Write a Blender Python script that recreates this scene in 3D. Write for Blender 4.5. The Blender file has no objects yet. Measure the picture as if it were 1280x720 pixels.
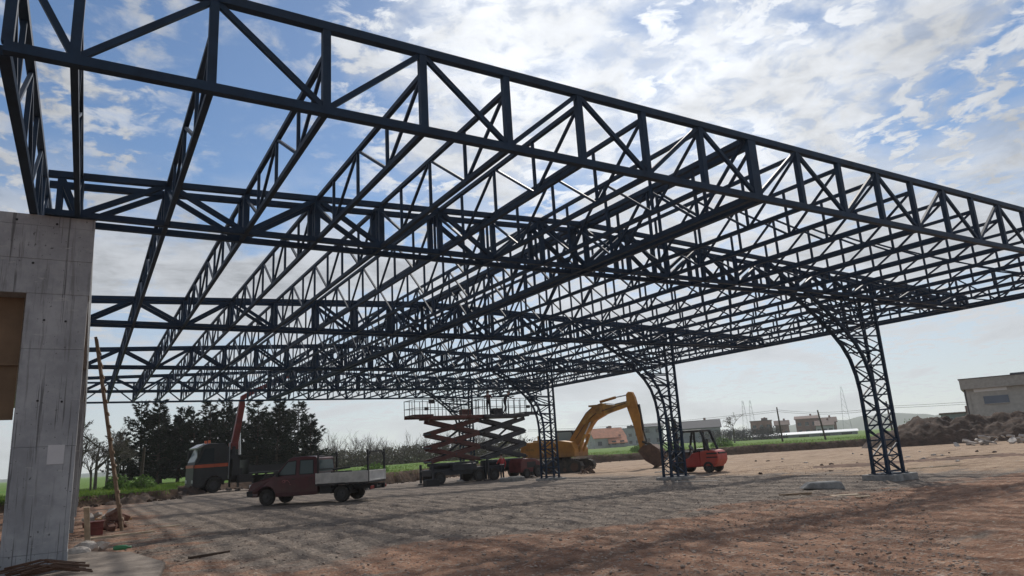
import bpy, bmesh, math, random
from mathutils import Vector, Matrix, noise
R = math.radians
S = bpy.context.scene
COL = S.collection

# ---------------------------------------------------------------- camera
def setup_camera():
    cd = bpy.data.cameras.new('camera'); co = bpy.data.objects.new('camera', cd); COL.objects.link(co)
    f = 865.44
    dD = Vector((104-640, 596-360, f)).normalized()      # image direction of the canopy's depth axis
    dR = Vector((2088-640, 475-360, f)).normalized()     # image direction of the girder axis
    dR = (dR - dD*dR.dot(dD)).normalized()
    up = dR.cross(dD)
    if up.y > 0: up = -up
    M = Matrix((dR, dD, up))                              # photo camera (x right, y down, z forward) -> world
    right, down, fwd = M @ Vector((1,0,0)), M @ Vector((0,1,0)), M @ Vector((0,0,1))
    rot = Matrix((right, -down, -fwd)).transposed()
    co.matrix_world = Matrix.Translation((0,0,1.65)) @ rot.to_4x4()
    cd.sensor_width = 36; cd.lens = 36*f/1280
    cd.clip_start = .05; cd.clip_end = 9000
    S.camera = co
setup_camera()

# ---------------------------------------------------------------- sun, sky, exposure
SUN_AZ, SUN_EL = R(43), R(41)
SUN_DIR = Vector((math.sin(SUN_AZ)*math.cos(SUN_EL), math.cos(SUN_AZ)*math.cos(SUN_EL), math.sin(SUN_EL)))
def setup_light():
    l = bpy.data.lights.new('sun', 'SUN'); l.energy = 3.3; l.angle = R(1.5); l.color = (1, .94, .86)
    o = bpy.data.objects.new('sun', l); COL.objects.link(o)
    o.rotation_euler = (-SUN_DIR).to_track_quat('-Z', 'Y').to_euler()
    w = bpy.data.worlds.new('World'); S.world = w; w.use_nodes = True
    nt = w.node_tree; n = nt.nodes; L = nt.links
    bg = n['Background']; bg.inputs[1].default_value = .09
    sky = n.new('ShaderNodeTexSky'); sky.sky_type = 'NISHITA'; sky.sun_disc = False
    sky.sun_elevation = SUN_EL; sky.sun_rotation = SUN_AZ
    sky.air_density = 1.0; sky.dust_density = .25; sky.ozone_density = 2.2
    tc = n.new('ShaderNodeTexCoord')
    def math_(op, a, b=None, c=None, clamp=False):
        m = n.new('ShaderNodeMath'); m.operation = op; m.use_clamp = clamp
        for i, v in enumerate((a, b, c)):
            if v is None: continue
            if isinstance(v, (int, float)): m.inputs[i].default_value = v
            else: L.new(v, m.inputs[i])
        return m.outputs[0]
    def ramp(v, lo, hi):
        m = n.new('ShaderNodeMapRange'); m.interpolation_type = 'SMOOTHSTEP'
        L.new(v, m.inputs[0]); m.inputs[1].default_value = lo; m.inputs[2].default_value = hi
        return m.outputs[0]
    def dot(d):
        m = n.new('ShaderNodeVectorMath'); m.operation = 'DOT_PRODUCT'
        L.new(tc.outputs['Generated'], m.inputs[0]); m.inputs[1].default_value = Vector(d).normalized()
        return m.outputs['Value']
    sp = n.new('ShaderNodeSeparateXYZ'); L.new(tc.outputs['Generated'], sp.inputs[0])
    z = math_('MAXIMUM', sp.outputs[2], 0.0)
    zc = math_('ADD', z, .10)
    cb = n.new('ShaderNodeCombineXYZ')
    L.new(math_('DIVIDE', sp.outputs[0], zc), cb.inputs[0]); L.new(math_('DIVIDE', sp.outputs[1], zc), cb.inputs[1])
    def noise_(scale, detail, rough, off, dist=0):
        mp = n.new('ShaderNodeMapping'); L.new(cb.outputs[0], mp.inputs[0]); mp.inputs['Location'].default_value = off
        t = n.new('ShaderNodeTexNoise'); L.new(mp.outputs[0], t.inputs['Vector'])
        t.inputs['Scale'].default_value = scale; t.inputs['Detail'].default_value = detail
        t.inputs['Roughness'].default_value = rough; t.inputs['Distortion'].default_value = dist
        return t.outputs['Fac']
    big = noise_(1.05, 3, .5, (3.1, 7.4, 0), .3)
    mid = noise_(3.6, 8, .62, (1.7, 2.2, 0), .4)
    puff = noise_(11, 7, .58, (5.3, .4, 0), .35)
    # banks of cloud standing in given directions of the sky (world azimuth / elevation)
    def bank(az, el, w0, w1):
        az, el = R(az), R(el)
        return ramp(dot((math.sin(az)*math.cos(el), math.cos(az)*math.cos(el), math.sin(el))), math.cos(R(w1)), math.cos(R(w0)))
    bias = math_('ADD', math_('MULTIPLY', bank(8, 27, 6, 24), -.13), 0)
    for az_, el_, w0_, w1_, k_ in ((30, 34, 3, 15, .14), (48, 24, 6, 26, .06), (41, 31, 2, 7, -.06), (57, 28, 6, 20, .05), (68, 19, 2, 9, -.09), (48, 21, 4, 14, .06), (-2, 19, 4, 12, .12), (20, 24, 3, 9, .04), (68, 14, 2, 6, .06)):
        bias = math_('ADD', bias, math_('MULTIPLY', bank(az_, el_, w0_, w1_), k_))
    cover = math_('ADD', math_('MULTIPLY', big, .55), math_('MULTIPLY', mid, .55))
    cover = math_('ADD', math_('ADD', cover, .02), bias)
    thick = ramp(cover, .55, .72)
    pm = math_('MULTIPLY', ramp(puff, .44, .58), ramp(cover, .43, .56))
    thick = math_('MULTIPLY', thick, math_('ADD', .62, math_('MULTIPLY', ramp(puff, .36, .52), .38)))
    mask = math_('MAXIMUM', thick, math_('MULTIPLY', pm, .95))
    ms = n.new('ShaderNodeMapping'); L.new(tc.outputs['Generated'], ms.inputs[0]); ms.inputs['Scale'].default_value = (1, 1, 3.0); ms.inputs['Location'].default_value = (.3, 1.9, .2)
    ls = n.new('ShaderNodeTexNoise'); L.new(ms.outputs[0], ls.inputs['Vector']); ls.inputs['Scale'].default_value = 4.6; ls.inputs['Detail'].default_value = 8; ls.inputs['Roughness'].default_value = .55; ls.inputs['Distortion'].default_value = .3
    lowm = math_('MULTIPLY', ramp(ls.outputs['Fac'], .40, .56), ramp(z, .42, .26))
    lowm = math_('MAXIMUM', math_('MULTIPLY', lowm, .95), math_('MULTIPLY', ramp(z, .38, .04), .74))
    mask = math_('MAXIMUM', mask, lowm, clamp=True)
    # cloud brightness: bright thin edges toward the sun, grey bellies
    sd = dot(SUN_DIR)
    glow = math_('POWER', math_('MAXIMUM', sd, 0), 10)
    shade = math_('MULTIPLY', ramp(math_('ADD', math_('MULTIPLY', puff, .35), math_('MULTIPLY', mid, .75)), .42, .76), -3.2)
    shade = math_('MULTIPLY', shade, ramp(z, .10, .32))
    soft = math_('MULTIPLY', ramp(ls.outputs['Fac'], .50, .70), ramp(z, .40, .22))
    shade = math_('SUBTRACT', shade, math_('MULTIPLY', soft, 1.3))
    br = math_('ADD', math_('ADD', math_('ADD', 7.0, math_('MULTIPLY', glow, 6.0)), math_('MULTIPLY', math_('SUBTRACT', puff, .5), math_('MULTIPLY', ramp(z, .25, .4), 9))), shade)
    cc = n.new('ShaderNodeCombineXYZ')
    L.new(math_('MULTIPLY', br, .955), cc.inputs[0]); L.new(math_('MULTIPLY', br, .99), cc.inputs[1]); L.new(math_('MULTIPLY', br, 1.04), cc.inputs[2])
    mx = n.new('ShaderNodeMix'); mx.data_type = 'RGBA'
    tn = n.new('ShaderNodeMix'); tn.data_type = 'RGBA'; tn.blend_type = 'MULTIPLY'; tn.inputs[0].default_value = 1; L.new(sky.outputs[0], tn.inputs[6]); tn.inputs[7].default_value = (.86, .97, 1.05, 1)
    L.new(mask, mx.inputs[0]); L.new(tn.outputs[2], mx.inputs[6]); L.new(cc.outputs[0], mx.inputs[7])
    L.new(mx.outputs[2], bg.inputs[0])
setup_light()
S.view_settings.view_transform = 'Standard'; S.view_settings.look = 'None'
S.view_settings.exposure = 0; S.view_settings.gamma = 1; S.view_settings.use_curve_mapping = False
S.cycles.max_bounces = 6; S.cycles.diffuse_bounces = 3; S.cycles.glossy_bounces = 3; S.cycles.transmission_bounces = 4
S.cycles.volume_bounces = 1

# ---------------------------------------------------------------- materials
def mat(name, col, rough=.7, metal=0, var=.0, scale=4., bump=0., bscale=30., col2=None, spec=.5, detail=5):
    m = bpy.data.materials.new(name); m.use_nodes = True
    nt = m.node_tree; n = nt.nodes; L = nt.links; b = n['Principled BSDF']
    b.inputs['Roughness'].default_value = rough; b.inputs['Metallic'].default_value = metal
    b.inputs['Specular IOR Level'].default_value = spec
    c1 = (*col, 1)
    b.inputs['Base Color'].default_value = c1
    tc = n.new('ShaderNodeTexCoord')
    if var or col2:
        t = n.new('ShaderNodeTexNoise'); t.inputs['Scale'].default_value = scale; t.inputs['Detail'].default_value = detail
        t.inputs['Roughness'].default_value = .62
        L.new(tc.outputs['Object'], t.inputs['Vector'])
        r = n.new('ShaderNodeValToRGB'); L.new(t.outputs['Fac'], r.inputs[0])
        lo = tuple(max(0, c*(1-var)) for c in col); hi = col2 if col2 else tuple(min(1, c*(1+var)) for c in col)
        r.color_ramp.elements[0].position = .32; r.color_ramp.elements[1].position = .68
        r.color_ramp.elements[0].color = (*lo, 1); r.color_ramp.elements[1].color = (*hi, 1)
        L.new(r.outputs[0], b.inputs['Base Color'])
    if bump:
        t2 = n.new('ShaderNodeTexNoise'); t2.inputs['Scale'].default_value = bscale; t2.inputs['Detail'].default_value = 4
        L.new(tc.outputs['Object'], t2.inputs['Vector'])
        bp = n.new('ShaderNodeBump'); bp.inputs['Strength'].default_value = bump; bp.inputs['Distance'].default_value = .05
        L.new(t2.outputs['Fac'], bp.inputs['Height']); L.new(bp.outputs[0], b.inputs['Normal'])
    return m
def glass_mat(name, col=(.02,.03,.035), rough=.05, trans=.0):
    m = mat(name, col, rough, spec=.8)
    b = m.node_tree.nodes['Principled BSDF']; b.inputs['Transmission Weight'].default_value = trans; b.inputs['IOR'].default_value = 1.1
    return m
M = {}
M['steel'] = mat('painted_steel', (.010,.027,.055), .58, var=.3, scale=2.5, bump=.06, bscale=60, spec=.25)
M['steel_worn'] = mat('primed_steel', (.032,.042,.058), .38, var=.3, scale=3)
M['black'] = mat('black_plastic', (.012,.012,.013), .55, var=.3, scale=8)
M['rubber'] = mat('rubber', (.016,.016,.016), .85, var=.4, scale=10, bump=.3, bscale=40, col2=(.05,.043,.036))
M['rim'] = mat('wheel_rim', (.05,.05,.05), .6, metal=.3, var=.3)
M['glass'] = glass_mat('dark_glass')
M['glass_clear'] = glass_mat('window_glass', (.35,.42,.42), .04, .85)
M['maroon'] = mat('maroon_paint', (.060,.004,.010), .28, var=.25, scale=2.2, col2=(.080,.008,.014))
M['maroon_dirty'] = mat('dusty_maroon_paint', (.06,.014,.016), .6, var=.3, scale=3)
M['alu'] = mat('dropside_aluminium', (.50,.49,.46), .5, metal=.25, var=.22, scale=3)
M['chrome'] = mat('cylinder_steel', (.6,.6,.6), .25, metal=.9)
M['lamp_red'] = mat('red_lens', (.25,.02,.02), .25)
M['lamp_amber'] = mat('amber_lens', (.8,.22,.04), .3)
M['lamp_clear'] = mat('headlamp_lens', (.65,.66,.66), .15)
M['truck'] = mat('dark_truck_paint', (.012,.015,.017), .5, var=.3, scale=2)
M['orange'] = mat('orange_paint', (.45,.075,.02), .45, var=.25, scale=2)
M['crane_red'] = mat('red_crane_paint', (.19,.022,.015), .45, var=.35, scale=1.5)
M['lift_red'] = mat('lift_red_paint', (.10,.024,.016), .5, var=.35, scale=1.8)
M['lift_dark'] = mat('lift_dark_paint', (.022,.025,.032), .5, var=.35, scale=1.8)
M['exc'] = mat('excavator_yellow', (.40,.165,.018), .6, var=.35, scale=.9, col2=(.50,.23,.03), bump=.05)
M['exc_dirty'] = mat('worn_excavator_paint', (.38,.19,.035), .7, var=.5, scale=1.4, col2=(.58,.32,.06))
M['fork'] = mat('forklift_red', (.36,.028,.018), .42, var=.2, scale=2)
M['rust'] = mat('rusty_bucket', (.10,.055,.035), .8, var=.5, scale=2, bump=.2)
M['track'] = mat('muddy_track_steel', (.03,.027,.025), .8, var=.5, scale=3, bump=.3, col2=(.075,.06,.045))
M['wood'] = mat('weathered_timber', (.22,.14,.08), .85, var=.4, scale=3, bump=.2, col2=(.32,.22,.14))
M['wood_pale'] = mat('pale_timber', (.50,.40,.28), .85, var=.3, scale=4, bump=.1)
M['ply'] = mat('formwork_board', (.17,.11,.062), .8, var=.25, scale=1.3, bump=.1)
M['brick'] = mat('broken_brick', (.13,.06,.042), .9, var=.4, scale=6, bump=.2, col2=(.24,.12,.085))
M['rubble'] = mat('concrete_rubble', (.42,.38,.34), .95, var=.35, scale=3, bump=.3)
M['skin'] = mat('skin', (.42,.25,.18), .55)
M['jacket_red'] = mat('red_jacket', (.42,.04,.045), .8, var=.2)
M['jacket_dark'] = mat('dark_jacket', (.022,.024,.03), .85, var=.3)
M['jacket_maroon'] = mat('dull_red_jacket', (.10,.035,.035), .85, var=.3)
M['trousers'] = mat('dark_trousers', (.02,.022,.03), .9, var=.3)
M['boot'] = mat('boots', (.03,.022,.016), .8)
M['hair'] = mat('hair', (.018,.013,.01), .7)
M['hivis'] = mat('pale_belt', (.55,.55,.52), .8)
M['green_plastic'] = mat('green_plastic', (.06,.24,.10), .5)
M['paper'] = mat('white_paper', (.55,.55,.55), .9, var=.06)
M['bark'] = mat('pine_bark', (.07,.05,.038), .9, var=.4, scale=6)
M['barebark'] = mat('bare_bark', (.10,.085,.07), .9, var=.35, scale=3)
M['needle'] = mat('pine_needles', (.010,.020,.012), .9, var=.45, scale=.9, col2=(.020,.034,.017))
M['leaf'] = mat('shrub_leaves', (.075,.14,.03), .8, var=.4, scale=1.3)
M['budleaf'] = mat('budding_twigs', (.085,.072,.045), .9, var=.35, scale=.5, col2=(.12,.10,.06))
M['galv'] = mat('galvanised_steel', (.30,.32,.33), .6, metal=.4)

def dusty(m, col, z0, z1, amt=.8):
    # dried mud thrown up over the lower panels
    nt = m.node_tree; n = nt.nodes; L = nt.links; b = n['Principled BSDF']
    src = b.inputs['Base Color'].links[0].from_socket
    tc = n.new('ShaderNodeTexCoord'); sp = n.new('ShaderNodeSeparateXYZ'); L.new(tc.outputs['Object'], sp.inputs[0])
    t = n.new('ShaderNodeTexNoise'); t.inputs['Scale'].default_value = 5; t.inputs['Detail'].default_value = 6; L.new(tc.outputs['Object'], t.inputs['Vector'])
    a = n.new('ShaderNodeMath'); a.operation = 'MULTIPLY_ADD'; L.new(t.outputs['Fac'], a.inputs[0]); a.inputs[1].default_value = .6; L.new(sp.outputs[2], a.inputs[2])
    r = n.new('ShaderNodeMapRange'); r.interpolation_type = 'SMOOTHSTEP'; L.new(a.outputs[0], r.inputs[0])
    for i, q in enumerate((z0+.3, z1+.3, amt, 0)): r.inputs[i+1].default_value = q
    k = n.new('ShaderNodeMix'); k.data_type = 'RGBA'; L.new(r.outputs[0], k.inputs[0]); L.new(src, k.inputs[6]); k.inputs[7].default_value = (*col, 1); L.new(k.outputs[2], b.inputs['Base Color'])
dusty(M['maroon'], (.08,.055,.045), .40, .9, .4)
dusty(M['truck'], (.06,.05,.04), .4, 1.0, .35)
dusty(M['exc'], (.13,.085,.05), 1.1, 1.8, .6)
def translucent(m, amt):
    # thin leaves let the sun through
    nt = m.node_tree; n = nt.nodes; L = nt.links; b = n['Principled BSDF']; out = n['Material Output']
    t = n.new('ShaderNodeBsdfTranslucent'); src = b.inputs['Base Color'].links
    if src: L.new(src[0].from_socket, t.inputs[0])
    else: t.inputs[0].default_value = b.inputs['Base Color'].default_value
    x = n.new('ShaderNodeMixShader'); x.inputs[0].default_value = amt; L.new(b.outputs[0], x.inputs[1]); L.new(t.outputs[0], x.inputs[2]); L.new(x.outputs[0], out.inputs[0])
translucent(M['leaf'], .5)
M['hose'] = mat('rubber_hose', (.010,.010,.011), .6)
M['cast'] = mat('cast_concrete', (.24,.235,.225), .92, var=.3, scale=3.5, bump=.3, bscale=25, col2=(.36,.35,.33))
# ---------------------------------------------------------------- mesh helper
class MB:
    def __init__(s): s.v = []; s.f = []; s.mi = []; s.cur = 0
    def _add(s, vs, fs):
        o = len(s.v); s.v += [tuple(v) for v in vs]
        for f in fs: s.f.append(tuple(i+o for i in f)); s.mi.append(s.cur)
    def box(s, c, d, rot=None, taper=1.0):
        x, y, z = d[0]/2, d[1]/2, d[2]/2
        vs = [Vector((a*x*(taper if e > 0 else 1), b*y*(taper if e > 0 else 1), e*z)) for e in (-1, 1) for b in (-1, 1) for a in (-1, 1)]
        if rot is not None: vs = [rot @ v for v in vs]
        vs = [v + Vector(c) for v in vs]
        s._add(vs, [(0,2,3,1),(4,5,7,6),(0,1,5,4),(2,6,7,3),(0,4,6,2),(1,3,7,5)])
    def bar(s, a, b, w, h=None, up=(0,0,1)):
        """rectangular tube from a to b; w across, h along 'up'"""
        h = w if h is None else h
        a, b = Vector(a), Vector(b); d = (b-a).normalized(); u = Vector(up)
        if abs(d.dot(u)) > .98: u = Vector((0,1,0)) if abs(d.y) < .9 else Vector((1,0,0))
        x = d.cross(u).normalized(); u = x.cross(d)
        vs = [p + x*(i*w/2) + u*(j*h/2) for p in (a, b) for j in (-1, 1) for i in (-1, 1)]
        s._add(vs, [(0,2,3,1),(4,5,7,6),(0,1,5,4),(2,6,7,3),(0,4,6,2),(1,3,7,5)])
    def tube(s, pts, r, n=6, cap=True):
        pts = [Vector(p) for p in pts]; k = len(pts)
        rs = r if isinstance(r, (list, tuple)) else [r]*k
        vs = []; ref = None
        for i, p in enumerate(pts):
            d = (pts[min(i+1, k-1)] - pts[max(i-1, 0)]).normalized()
            if ref is None: ref = Vector((0,0,1)) if abs(d.z) < .9 else Vector((1,0,0))
            x = d.cross(ref).normalized(); y = d.cross(x); ref = x.cross(d)
            for j in range(n):
                a = 2*math.pi*j/n
                vs.append(p + (x*math.cos(a) + y*math.sin(a))*rs[i])
        fs = [(i*n+j, i*n+(j+1) % n, (i+1)*n+(j+1) % n, (i+1)*n+j) for i in range(k-1) for j in range(n)]
        if cap: fs += [tuple(range(n-1, -1, -1)), tuple((k-1)*n+j for j in range(n))]
        s._add(vs, fs)
    def cyl(s, a, b, r0, r1=None, n=16): s.tube([a, b], [r0, r0 if r1 is None else r1], n)
    def prism(s, prof, y0, y1, f=None):
        """side profile [(x,z)] extruded along y; f(x,y,z) may move each vertex"""
        k = len(prof)
        vs = [Vector((x, y0, z)) for x, z in prof] + [Vector((x, y1, z)) for x, z in prof]
        if f: vs = [Vector(f(*v)) for v in vs]
        area = sum(prof[i][0]*prof[(i+1) % k][1] - prof[(i+1) % k][0]*prof[i][1] for i in range(k))
        fs = [tuple(range(k)), tuple(range(2*k-1, k-1, -1))] + [(i, i+k, (i+1) % k + k, (i+1) % k) for i in range(k)]
        if area < 0: fs = [tuple(reversed(q)) for q in fs]
        s._add(vs, fs)
    def quad(s, *p): s._add([Vector(q) for q in p], [tuple(range(len(p)))])
    def blob(s, c, r, seed=0, n=1, amp=.25, freq=1.3):
        bm = bmesh.new(); bmesh.ops.create_icosphere(bm, subdivisions=n, radius=1)
        vs = []
        r = Vector(r) if not isinstance(r, (int, float)) else Vector((r, r, r))
        for v in bm.verts:
            k = 1 + amp*noise.noise(v.co*freq + Vector((seed*7.1, seed*3.3, 0)))*2
            vs.append(Vector((v.co.x*r.x, v.co.y*r.y, v.co.z*r.z))*k + Vector(c))
        bm.verts.index_update()
        fs = [tuple(v.index for v in f.verts) for f in bm.faces]; bm.free()
        s._add(vs, fs)
    def build(s, name, m, parent=None, bevel=0, smooth=False, seg=2):
        me = bpy.data.meshes.new(name); me.from_pydata(s.v, [], s.f)
        for q in (m if isinstance(m, (list, tuple)) else [m]): me.materials.append(M[q] if isinstance(q, str) else q)
        for p, i in zip(me.polygons, s.mi): p.material_index = i; p.use_smooth = smooth
        me.update()
        o = bpy.data.objects.new(name, me); COL.objects.link(o)
        if parent: o.parent = parent
        if bevel:
            b = o.modifiers.new('bevel', 'BEVEL'); b.width = bevel; b.segments = seg; b.limit_method = 'ANGLE'; b.angle_limit = R(35); b.harden_normals = False
        return o
def tag(o, label=None, cat=None, group=None, kind=None):
    if label: o['label'] = label
    if cat: o['category'] = cat
    if group: o['group'] = group
    if kind: o['kind'] = kind
    return o
def thing(name, label, cat, loc=(0,0,0), rz=0, group=None):
    o = bpy.data.objects.new(name, None); COL.objects.link(o); o.empty_display_size = .3
    o.location = loc; o.rotation_euler = (0, 0, rz)
    return tag(o, label, cat, group)
def children(o): return [c for c in bpy.data.objects if c.parent == o]
def copy_tree(o, kids, parent=None):
    c = o.copy(); COL.objects.link(c)
    if parent: c.parent = parent
    for k in kids.get(o, []): copy_tree(k, kids, c)
    return c
def kid_map():
    d = {}
    for o in bpy.data.objects:
        if o.parent: d.setdefault(o.parent, []).append(o)
    return d
def sstep(a, b, x):
    t = max(0, min(1, (x-a)/(b-a))); return t*t*(3-2*t)
def lerp_pts(pts, x):
    if x <= pts[0][0]: return pts[0][1]
    for (a, p), (b, q) in zip(pts, pts[1:]):
        if x <= b: return p + (q-p)*(x-a)/(b-a)
    return pts[-1][1]
# ---------------------------------------------------------------- terrain
EDGE = [(-3000,40),(-60,46.5),(0,47.6),(3,48.3),(5.2,49.3),(6.2,60.5),(12,61.5),(17,57.5),(20,54.5),(26,58.5),(40,66),(54,70.5),(61,68),(66,61),(73,56),(79,52),(95,45),(140,25),(220,-30),(3000,-1500)]
GROUND_FALL = [(8,-.06),(13,-.14),(26,-.18),(37,-.24),(48,-.33),(60,-.42)]
FOOT_TOP = [.05, -.05, -.14, -.26]
def gz(x, y):
    s = sstep(8, 22, x)
    return lerp_pts(GROUND_FALL, y)*s
def edge_d(x, y):
    return y - lerp_pts(EDGE, x) + noise.noise(Vector((x*.35, y*.35, 2)))*.9 + noise.noise(Vector((x*1.3, y*1.3, 5)))*.35
RUTS = [((2.5,6),(8,13),(16,19),(30,24)),((4,6),(9.6,12.4),(17,17.6),(31,22)),((0.8,14),(6,20),(14,24.5),(27,25.5)),((1.2,12.6),(7,18.4),(15,22.6),(28,23.8)),
        ((7,30),(12,24),(15,16),(13,5)),((5,31.5),(10.6,24),(13.4,16),(11.4,5)),((10,9.5),(16,10.6),(24,9),(38,9)),((10,7.9),(16,9),(24,7.4),(38,7.2)),
        ((.8,17),(5,20.5),(12,22.5),(24,21)),((.6,19),(5,22.3),(12,24.3),(24,22.9)),((2,14),(7,17),(13,19.5),(22,20)),((2.6,12.8),(7.6,15.6),(13.6,18),(22.6,18.4)),((3,26),(9,24.5),(14,20),(20,13)),((2.6,24.4),(8,23),(13,18.6),(18.6,12)),((1.5,22),(6,17),(9,12),(10,6)),((3.2,22.6),(7.6,17.6),(10.6,12.6),(11.7,6)),((4,28),(12,27.5),(20,25),(30,20)),((4,26.4),(12,25.8),(19.6,23.4),(29,18.6)),((5,10),(10,11.4),(16,13.5),(26,14.5)),((5,8.5),(10,9.8),(16.4,11.8),(26.4,12.8)),
        ((12,30),(20,30),(28,22),(34,8)),((12,32),(21,31.8),(29.6,23),(36,9))]
def bez(p, n=40):
    out = []
    for i in range(n+1):
        t = i/n; a = (1-t)**3; b = 3*(1-t)**2*t; c = 3*(1-t)*t*t; d = t**3
        out.append((a*p[0][0]+b*p[1][0]+c*p[2][0]+d*p[3][0], a*p[0][1]+b*p[1][1]+c*p[2][1]+d*p[3][1]))
    return out
RUTCELL = {}
for r_ in RUTS:
    for q in bez(r_, 160):
        for i in (-1,0,1):
            for j in (-1,0,1): RUTCELL.setdefault((int(q[0])+i, int(q[1])+j), []).append(q)
def rut(x, y):
    qs = RUTCELL.get((int(x), int(y)))
    if not qs: return 0.0
    d2 = min((x-a)**2 + (y-b)**2 for a, b in qs)
    return math.exp(-d2/.035)*max(.15, min(1, .55 + 1.3*noise.noise(Vector((x*.5, y*.5, 12)))))
def ground_z(x, y):
    z = gz(x, y)
    if -15 < x < 80 and 0 < y < 75:
        z += noise.noise(Vector((x*.22, y*.22, 0)))*.05 + noise.noise(Vector((x*.9, y*.9, 3)))*.022 + noise.noise(Vector((x*2.7, y*2.7, 6)))*.018
        if y < 30: z += max(-.2, noise.noise(Vector((x*6.1, y*6.1, 2))))*.042*(1-y/60) + noise.noise(Vector((x*11, y*11, 8)))*.02
        for q in RUTCELL.get((int(x), int(y)), ()):
            pass
        qs = RUTCELL.get((int(x), int(y)))
        if qs:
            d2 = min((x-a)**2 + (y-b)**2 for a, b in qs); z -= .035*math.exp(-d2/.045) - .014*math.exp(-(math.sqrt(d2)-.42)**2/.02)
    return z
def field_z(x, y):
    d = edge_d(x, y)
    k = sstep(0, .8, d)
    far = sstep(20, 150, d)
    return .55*k + noise.noise(Vector((x*.15, y*.15, 9)))*.14*k + far*(.05 + .3*noise.noise(Vector((x*.008, y*.008, 1))))
def axis(lo, hi, f0, f1, step, grow):
    a = [f0]
    while a[-1] < f1: a.append(a[-1] + (step if not callable(step) else step(a[-1])))
    s = .5; b = []; x = f0
    while x > lo: x -= s; b.append(x); s *= grow
    s = .5; x = a[-1]
    while x < hi: x += s; a.append(x); s *= grow
    return sorted(b) + a
def ground_materials():
    def base(name):
        m = bpy.data.materials.new(name); m.use_nodes = True
        nt = m.node_tree; b = nt.nodes['Principled BSDF']; b.inputs['Roughness'].default_value = .95; b.inputs['Specular IOR Level'].default_value = .15
        return m, nt, nt.nodes, nt.links, b
    def helpers(n, L, vec):
        def nz(scale, detail=4, rough=.6, v=None):
            t = n.new('ShaderNodeTexNoise'); t.inputs['Scale'].default_value = scale; t.inputs['Detail'].default_value = detail; t.inputs['Roughness'].default_value = rough
            L.new(v or vec, t.inputs['Vector']); return t.outputs['Fac']
        def rng(v, a, b, lo=0, hi=1):
            m = n.new('ShaderNodeMapRange'); m.interpolation_type = 'SMOOTHSTEP'; L.new(v, m.inputs[0])
            for i, q in enumerate((a, b, lo, hi)): m.inputs[i+1].default_value = q
            return m.outputs[0]
        def op(o, a, b=None):
            m = n.new('ShaderNodeMath'); m.operation = o
            for i, v in enumerate((a, b)):
                if v is None: continue
                if isinstance(v, (int, float)): m.inputs[i].default_value = v
                else: L.new(v, m.inputs[i])
            return m.outputs[0]
        def mix(f, a, b):
            m = n.new('ShaderNodeMix'); m.data_type = 'RGBA'
            if isinstance(f, (int, float)): m.inputs[0].default_value = f
            else: L.new(f, m.inputs[0])
            for i, v in ((6, a), (7, b)):
                if isinstance(v, tuple): m.inputs[i].default_value = (*v, 1)
                else: L.new(v, m.inputs[i])
            return m.outputs[2]
        return nz, rng, op, mix
    # gravel yard
    m, nt, n, L, b = base('gravel_and_soil')
    tc = n.new('ShaderNodeTexCoord'); vec = tc.outputs['Object']
    nz, rng, op, mix = helpers(n, L, vec)
    sp = n.new('ShaderNodeSeparateXYZ'); L.new(vec, sp.inputs[0]); X, Y = sp.outputs[0], sp.outputs[1]
    mp = n.new('ShaderNodeMapping'); L.new(vec, mp.inputs[0]); mp.inputs['Rotation'].default_value = (0,0,R(-28)); mp.inputs['Scale'].default_value = (.28, 1.5, 1)
    streak = nz(.9, 5, .65, mp.outputs[0])
    large = nz(.25, 5, .6); medium = nz(1.3, 6, .65); fine = nz(14, 4, .7); grit = nz(45, 3, .8)
    gravel = mix(rng(fine, .3, .7), (.15,.122,.10), (.275,.228,.188))
    soil = mix(rng(medium, .3, .7), (.185,.085,.050), (.35,.195,.125))
    soil = mix(rng(fine, .35, .75, 0, .55), soil, (.36,.265,.195))
    tan = mix(rng(medium, .3, .7), (.32,.22,.145), (.46,.335,.235))
    # red soil lies toward the viewer's right and by the left building; tan sub-base lies open on the right
    fr = op('ADD', op('MULTIPLY', rng(Y, 15, 10.5), rng(X, 0, 5)), op('MULTIPLY', rng(X, 4.5, .5), .8))
    fr = op('ADD', fr, op('MULTIPLY', op('SUBTRACT', large, .5), 1.6)); fr = op('ADD', fr, op('MULTIPLY', op('SUBTRACT', streak, .5), 2.2))
    ft = op('ADD', rng(X, 22, 34), op('MULTIPLY', op('SUBTRACT', streak, .5), 1.8)); ft = op('ADD', ft, op('MULTIPLY', op('SUBTRACT', large, .5), 1.2))
    c = mix(rng(ft, .35, .75), gravel, tan)
    c = mix(rng(fr, .35, .85), c, soil)
    tanv = nz(.7, 6, .7, mp.outputs[0])
    c = mix(op('MULTIPLY', rng(ft, .3, .7), rng(tanv, .50, .66, 0, .75)), c, (.15,.095,.06)); c = mix(op('MULTIPLY', rng(ft, .3, .7), rng(tanv, .40, .30, 0, .6)), c, (.25,.235,.215))
    damp = rng(op('ADD', op('MULTIPLY', streak, .65), op('MULTIPLY', medium, .35)), .57, .68, 0, .55)
    c = mix(damp, c, (.075,.050,.038))
    ra = n.new('ShaderNodeAttribute'); ra.attribute_name = 'rut'
    c = mix(op('MULTIPLY', ra.outputs['Fac'], .62), c, (.07,.052,.042))
    vo = n.new('ShaderNodeTexVoronoi'); vo.inputs['Scale'].default_value = 11; L.new(vec, vo.inputs['Vector'])
    peb = nz(7, 4, .6); peb2 = nz(16, 3, .65); peb3 = nz(3.2, 5, .7)
    c = mix(rng(peb3, .40, .30, 0, .5), c, (.075,.05,.037)); c = mix(rng(peb3, .58, .70, 0, .5), c, (.42,.335,.265))
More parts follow.
